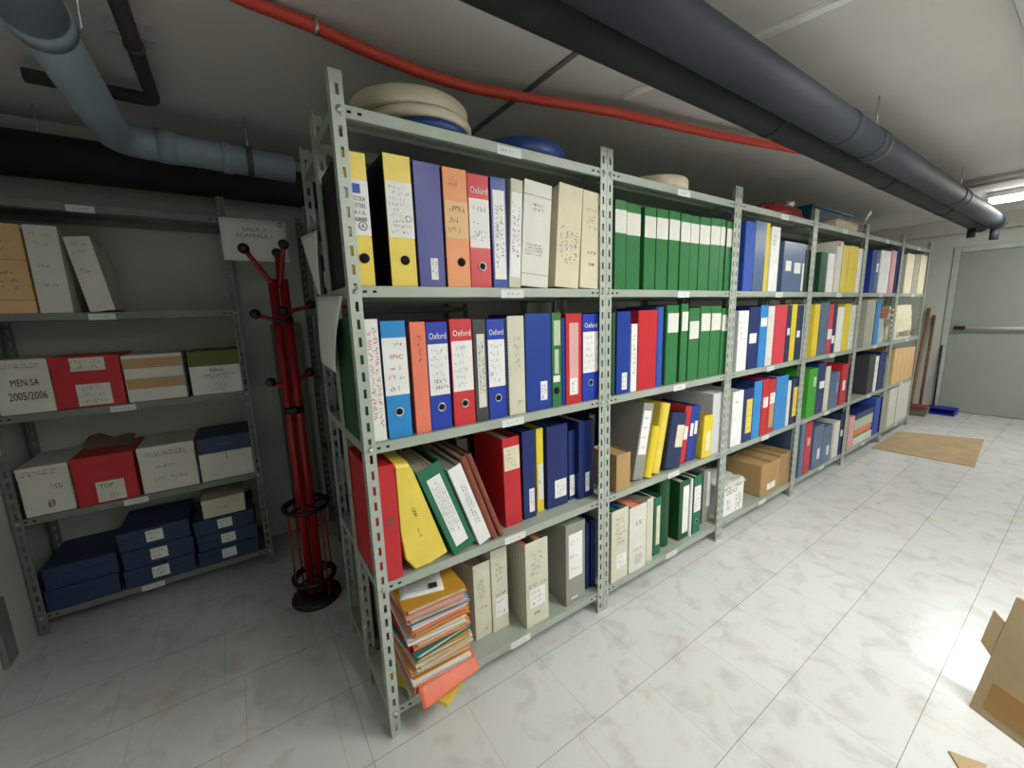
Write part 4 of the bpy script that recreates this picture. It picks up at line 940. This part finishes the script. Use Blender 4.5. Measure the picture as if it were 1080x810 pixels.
def spine_feats_off(r, W, h, feats, seed):
    before = set(r.children); spine_feats(r, W, h, feats, seed)
    for o in r.children:
        if o not in before: o.location.y -= .0016
xs = lambda a: lx(a, LZ[1])
left_box('cream', 'peach', XL+.05, xs(40), LZ[1], lz(236, -1.0)-LZ[1], .25, 'peach archive box at the left wall, upper tier of left shelf', [('S', .1, .9, .68, .84, 2, 'g'), ('S', .1, .9, .25, .5, 3, 'k'), ('L', 0, 1, .60, .605, 'brown'), ('L', 0, 1, .15, .155, 'brown')])
left_box('cream', 'offwhite', xs(43), xs(78), LZ[1], lz(238, -.9)-LZ[1], .25, 'white archive box beside the peach one, upper tier of left shelf', [('S', .1, .9, .75, .95, 2, 'g'), ('S', .2, .8, .28, .38, 1, 'k'), ('S', .2, .8, .5, .6, 1, 'g')])
left_box('cream', 'offwhite', xs(88)+.022, xs(118)+.014, LZ[1], .325, .25, 'tilted white archive box leaning left on the left shelf', [('S', .1, .9, .75, .95, 2, 'g'), ('S', .2, .8, .5, .6, 1, 'k')], ang=-7)
z2 = LZ[2]; zx = lambda a: lx(a, z2)
left_box('solid', 'offwhite', XL+.05, zx(60.5), z2, .235, .30, 'white storage box inked with large year numbers, left shelf', [('S', .02, .9, .84, .94, 2, 'k'), ('T', 'MEN SA', .30, .80, .52, K_, .03), ('T', '2005/2006', .22, .9, .26, K_, .035)], 'storage box', 'storage_box')
left_box('solid', 'red', zx(62), zx(134.5), z2, .235, .30, 'red storage box with two white labels, left shelf', [('L', .28, .78, .72, .97, 'offwhite', 2, 'r'), ('L', .3, .8, .04, .46, 'offwhite', 3, 'k'), ('O', .36, .84, .018)], 'storage box', 'storage_box')
left_box('solid', 'offwhite', zx(136.5), zx(198.5), z2, .225, .30, 'white storage box with two tan tapes, left shelf', [('L', 0, 1, .72, .93, 'tan'), ('L', .02, .99, .28, .50, 'tan')], 'storage box', 'storage_box')
left_box('solid', 'white', zx(204), zx(259), z2, .225, .30, 'white storage box with olive lid, left shelf', [('LID', 'kgreen'), ('L', 0, 1, .66, .99, 'kgreen'), ('T', 'kibus', .38, .62, .52, K_, .02), ('S', .2, .85, .36, .48, 2, 'k'), ('S', .4, .68, .08, .26, 5, 'k')], 'storage box', 'storage_box')
z3 = LZ[3]; zx = lambda a: lx(a, z3)
left_box('solid', 'offwhite', XL+.05, zx(81), z3, .225, .30, 'white storage box numbered 69 by hand, left shelf', [('S', .05, .9, .82, .94, 2, 'k'), ('T', '69', .48, .62, .14, K_, .035), ('S', .6, .9, .5, .62, 2, 'k')], 'storage box', 'storage_box')
rb = left_box('solid', 'red', zx(83.5), zx(148.5), z3, .23, .30, 'red storage box with one square label, left shelf', [('L', .32, .78, .03, .46, 'offwhite'), ('T', 'TOP', .38, .6, .32, K_, .02), ('S', .5, .68, .08, .2, 4, 'k')], 'storage box', 'storage_box')
MB().grid(lambda u, v: (.02+(zx(148.5)-zx(83.5)-.04)*u, .16+.10*v+.012*math.sin(u*6), .234+.045*math.sin(v*1.6)*(1-.5*u)+.010*math.sin(u*9)*v), 12, 8, .003).build('open_flap', mat('dusty_cardboard', (128, 110, 84), .9), rb, label='raised brown flap')
left_box('solid', 'offwhite', zx(152.5), zx(211), z3, .235, .30, 'white storage box with handwriting over its whole front, left shelf', [('S', .05, .9, .78, .9, 2, 'k'), ('S', .25, .8, .5, .62, 1, 'k'), ('S', .2, .85, .2, .36, 1, 'k')], 'storage box', 'storage_box')
left_box('solid', 'offwhite', zx(214), zx(269), z3, .235, .30, 'white storage box with blue lid band, left shelf', [('LID', 'bluebox'), ('L', 0, 1, .64, .99, 'bluebox'), ('S', .35, .8, .8, .86, 1, 'g'), ('L', .5, .51, .45, .64, 'dgrey')], 'storage box', 'storage_box')
o = MB().grid(lambda u, v: (.36*u, .2*v, .02*math.sin(u*5)*v+.03*u*(1-u)), 10, 6, .002).build('cardboard_flap', cm('greybeige'), loc=(lx(70, z3), LF+.04, z3+.245)); tag(o, 'grey cardboard piece lying on the red box, left shelf', 'cardboard')
bpy.data.objects.remove(o)
z5 = LZ[4]
def flat_stack(x0, x1, n, h, D, who, lab0, yy=LF-.01):
    nm = ['bottom', 'middle', 'top'] if n == 3 else ['lower', 'upper']
    for k in range(n):
        dx = .006*(k % 2)
        r = empty('flat_box', (x0+dx, yy+.004*k, z5+.001+k*(h+.0012)), 'dark blue flat box, %s in the %s' % (nm[k], lab0), 'box', 'dark blue flat boxes on the left shelf')
        W = x1-x0-.008
        MB().box(0, W, 0, D, 0, h*.6, c=.002).build('box_body', cm('bluebox'), r)
        MB().box(-.0015, W+.0015, -.0015, D+.0015, h*.6, h, c=.002).build('box_lid', cm('bluebox'), r)
        if who: 
            MB().box(W*.38, W*.62, -.0034, -.0018, h*.25, h*.85).build('name_label', M_PAPER, r)
            scribble(r, W*.39, W*.61, h*.32, h*.8, 2, M_INK, -.0038, seed=k+int(abs(x0)*10), th=.0012)
flat_stack(-1.15, -.895, 2, .105, .31, False, 'stack of two at the left wall')
flat_stack(-.885, -.60, 3, .096, .31, True, 'stack beside the left pair')
flat_stack(-.592, -.315, 3, .085, .31, True, 'stack at the right post')
left_box('solid', 'cream', -.545, -.355, z5+3*.0862+.003, .10, .24, 'cream box on the right stack of blue boxes', [('S', .3, .7, .4, .6, 1, 'k')], 'box', 'small_box')
# second back unit: a few dark files near its left end
for k_, (x_, w_, c_, h_, row_) in enumerate(((.16, .08, 'dblue', .3, 1), (.245, .1, 'red', .3, 1), (.16, .1, 'grey', .28, 2), (.27, .08, 'dblue', .3, 2), (.16, .12, 'navy', .3, 3), (.29, .1, 'greybeige', .3, 3), (.16, .2, 'dgrey', .2, 4))):
    lab = '%s binder behind the coat stand, %s' % (dict(dblue='dark blue', red='dark red', grey='grey', navy='navy', greybeige='beige', dgrey='charcoal')[c_], ['', 'upper tier', 'second tier', 'third tier', 'bottom tier'][row_])
    r = empty('lever_arch_binder', (x_, LF, LZ[row_]+.001), lab, 'binder', 'binders behind the coat stand'); LABELS.add(lab)
    arch(r, w_, h_, .26, c_); spine_feats(r, w_, h_, [('L', .2, .8, .4, .7, 'offwhite')], k_)
# paper sign
r = empty('paper_sign', (-.288, LY-.004, 1.712), 'white paper sign for the room and shelf, hung by a clip', 'sign')
MB().grid(lambda u, v: (.295*u, -.006*math.sin(u*3)-.004*v, .21*v+.012*(1-u)*0), 8, 6, .0005).build('sheet', M_PAPER, r)
text('lettering', 'SALA 1', M_INKG, r, .095, .195, .15, -.014, .018); text('lettering', 'SCAFFALE 1', M_INKG, r, .065, .225, .118, -.014, .018)
MB().tube([(-.01, .0, .214), (.40, .0, .224)], .002, 8).build('hanging_wire', M_ZINC, r)
MB().lathe([(.009, -.002), (.012, -.002), (.012, .002), (.009, .002)], (.268, -.012, .192), 16, axis='y', ring=True).build('ring', cm('black'), r)

# ------------------------------------------------------------------ coat stand
CX, CY = -.10, .93
r = empty('coat_stand', (CX, CY, 0), 'red metal coat stand with black knobs and umbrella holder', 'coat stand')
M_RED = mat('red_lacquer', (150, 16, 26), .35, var=.1); M_BLK = mat('black_plastic', (20, 20, 22), .4)
MB().lathe([(.02, 0), (.112, 0), (.116, .006), (.112, .024), (.05, .034), (.02, .034)], n=40).build('base', M_BLK, r)
mb = MB()
for dx, dy in ((-.021, 0), (.021, 0)): mb.tube([(dx, dy, .03), (dx, dy, 1.58)], .0195, 14)
mb.build('pole', M_RED, r)
for zc, R in ((.50, .105), (.12, .100)):
    o = MB(); o.lathe([(R-.022, zc-.006), (R, zc-.008), (R+.004, zc+.012), (R-.022, zc+.004)], n=40, ring=True)
    for q in range(4): a = q*math.pi/2+.5; o.tube([(0, 0, zc), (R*math.cos(a)*.96, R*math.sin(a)*.96, zc)], .006, 8)
    o.build('umbrella_ring', M_BLK, r)
for q in range(4):
    a = q*math.pi/2+.5; MB().tube([(.098*math.cos(a), .098*math.sin(a), .03), (.098*math.cos(a), .098*math.sin(a), .50)], .004, 8).build('holder_bar', M_RED, r)
def knob_arm(P, knob):
    a = MB().tube(spline([Vector(p) for p in P], 6), .010, 12).build('arm', M_RED, r)
    k = MB(); R = .022; k.lathe([(max(.0008, R*math.sin(math.pi*i/10)), -R*math.cos(math.pi*i/10)) for i in range(11)], n=20, c=tuple(knob)); k.build('knob', M_BLK, a)
for ang, h0, h1, ln in ((200, 1.58, 1.69, .115), (330, 1.58, 1.72, .04), (80, 1.58, 1.70, .10), (190, 1.40, 1.42, .10), (270, 1.40, 1.43, .075), (10, 1.44, 1.46, .12), (185, 1.10, 1.115, .075), (20, 1.12, 1.14, .09)):
    a = math.radians(ang); dx, dy = math.cos(a), math.sin(a)
    knob_arm([(0, 0, h0-.03), (dx*ln*.35, dy*ln*.35, h0), (dx*ln, dy*ln, h1)], (dx*ln*1.06, dy*ln*1.06, h1+.008))
MB().tube([(0, 0, .97), (0, 0, 1.0)], .043, 16).build('pole_collar', M_BLK, r)
MB().tube([(0, 0, 1.385), (0, 0, 1.41)], .043, 16).build('pole_collar', M_BLK, r)
# pale board leaning behind the stand and a thin pipe on the wall
o = MB().box(0, .16, 0, .02, 0, 1.38, c=.003).build('wall_board', mat('grey_board', (118, 112, 98), .8), loc=(-.105, 1.705, .0008)); tag(o, 'upright grey-brown board against the back wall, behind the coat stand', 'board')
# ------------------------------------------------------------------ far end: brooms, dustpan, mat
def broom(p0, p1, rad, m, lab, group, head=None):
    r = empty('broom', p0, lab, 'broom', group); d = Vector(p1)-Vector(p0)
    MB().tube([d*.06, d], rad, 12).build('handle', m, r)
    return r, d
r, d = broom((6.62, .12, 0.0), (7.17, .165, 1.31), .017, mat('wood', (140, 104, 76), .7), 'wooden-handled broom leaning on the end wall, nearest the shelves', 'brooms leaning in the corner')
MB().box(-.05, .05, -.16, .16, .10, .14, c=.008).build('broom_head', mat('brick_red_plastic', (140, 60, 50), .6), r); MB().box(-.035, .035, -.15, .15, .001, .10, c=.006).build('bristles', mat('bristle_grey', (110, 104, 96), .9), r)
r, d = broom((6.80, .06, 0.0), (7.17, .11, 1.22), .015, mat('wood_dark', (116, 80, 58), .7), 'darker broom handle leaning beside the first broom', 'brooms leaning in the corner')
MB().box(-.03, .03, -.09, .045, .06, .09, c=.008).build('broom_head', mat('tan_wood', (170, 130, 70), .6), r); MB().box(-.028, .028, -.085, .04, .001, .06, c=.006).build('bristles', mat('straw', (168, 130, 72), .9), r)
r = empty('dustpan', (6.98, -.10, 0), 'blue long-handled dustpan on the floor at the end wall', 'dustpan')
mb = MB(); mb.box(-.13, .10, -.14, .12, .001, .006); mb.box(.09, .10, -.14, .12, .006, .075, c=.002); mb.box(-.12, .10, -.14, -.13, .006, .055, c=.002); mb.box(-.12, .10, .11, .12, .006, .055, c=.002)
vs = [(.10, -.14, .075), (.10, .12, .075), (-.02, .12, .06), (-.02, -.14, .06)]
mb.add(vs+[(x, y, z-.003) for x, y, z in vs], [(0, 1, 2, 3), (7, 6, 5, 4), (0, 4, 5, 1), (1, 5, 6, 2), (2, 6, 7, 3), (3, 7, 4, 0)])
mb.build('pan', mat('blue_pan', (24, 40, 170), .4), r)
MB().tube([(.06, .08, .06), (.20, .105, .84)], .010, 12).build('handle', M_BLK, r)
mp = [onplane(*q, 2, 0) for q in ((917, 472.5), (1028, 493), (1038, 464), (941, 454.5))]
for p in mp: p.y = min(p.y, -.012)
mb = MB(); mb.add([(p.x, p.y, .0008) for p in mp]+[(p.x, p.y, .0065) for p in mp], [(3, 2, 1, 0), (4, 5, 6, 7), (0, 1, 5, 4), (1, 2, 6, 5), (2, 3, 7, 6), (3, 0, 4, 7)])
tag(mb.build('cardboard_mat', M_CORR), 'flat brown cardboard sheet lying on the floor at the far end', 'cardboard mat')
# ------------------------------------------------------------------ near right: folded carton leaning on another
A = Vector((1.668, -1.068, .0015)); u = Vector((-.44, -.90, 0)).normalized(); D_ = onplane(1071.5, 629, 2, .40)
v = (D_-A); Hc = v.length; v.normalize(); nrm = u.cross(v).normalized()
if nrm.x > 0: nrm = -nrm
r = empty('folded_carton', A, 'folded brown carton leaning at the right edge of the aisle', 'carton')
Mx = Matrix((u, -nrm, v)).transposed().to_4x4()
rz = MB(); rz.box(0, .46, .002, .010, .001, Hc, c=.0015, M=Mx); rz.box(0, .46, .012, .020, .004, Hc, c=.0015, M=Mx); rz.build('carton_panel', M_CORR, r)
def onface(px, py):
    d = ray(px, py); t = (A-CAM).dot(nrm)/d.dot(nrm); return CAM+d*t-A
fl = [onface(*q)-nrm*.003 for q in ((1044, 692), (1033.5, 676), (1047.5, 643), (1059, 656))]; th_ = Mx @ Vector((0, .004, 0))
MB().add(fl+[p+th_ for p in fl], [(0, 1, 2, 3), (7, 6, 5, 4), (0, 4, 5, 1), (1, 5, 6, 2), (2, 6, 7, 3), (3, 7, 4, 0)]).build('carton_flap', M_CORR, r)
MB().box(.16, .24, .0004, .0018, .30, .37, M=Mx).build('sticker', M_PAPER, r)
MB().box(.03, .17, .0006, .0018, .03, .12, M=Mx).build('tape_strip', mat('brown_tape', (150, 112, 66), .35), r)
sc = onplane(1000, 793, 2, 0)
o = MB().add([(0, 0, .001), (.035, -.075, .001), (-.09, -.06, .001), (0, 0, .006), (.035, -.075, .006), (-.09, -.06, .006)], [(0, 1, 2), (5, 4, 3), (0, 3, 4, 1), (1, 4, 5, 2), (2, 5, 3, 0)]).build('cardboard_scrap', M_CORR, loc=(sc.x, sc.y, 0))
tag(o, 'small torn scrap of brown cardboard on the floor by the folded carton', 'cardboard')
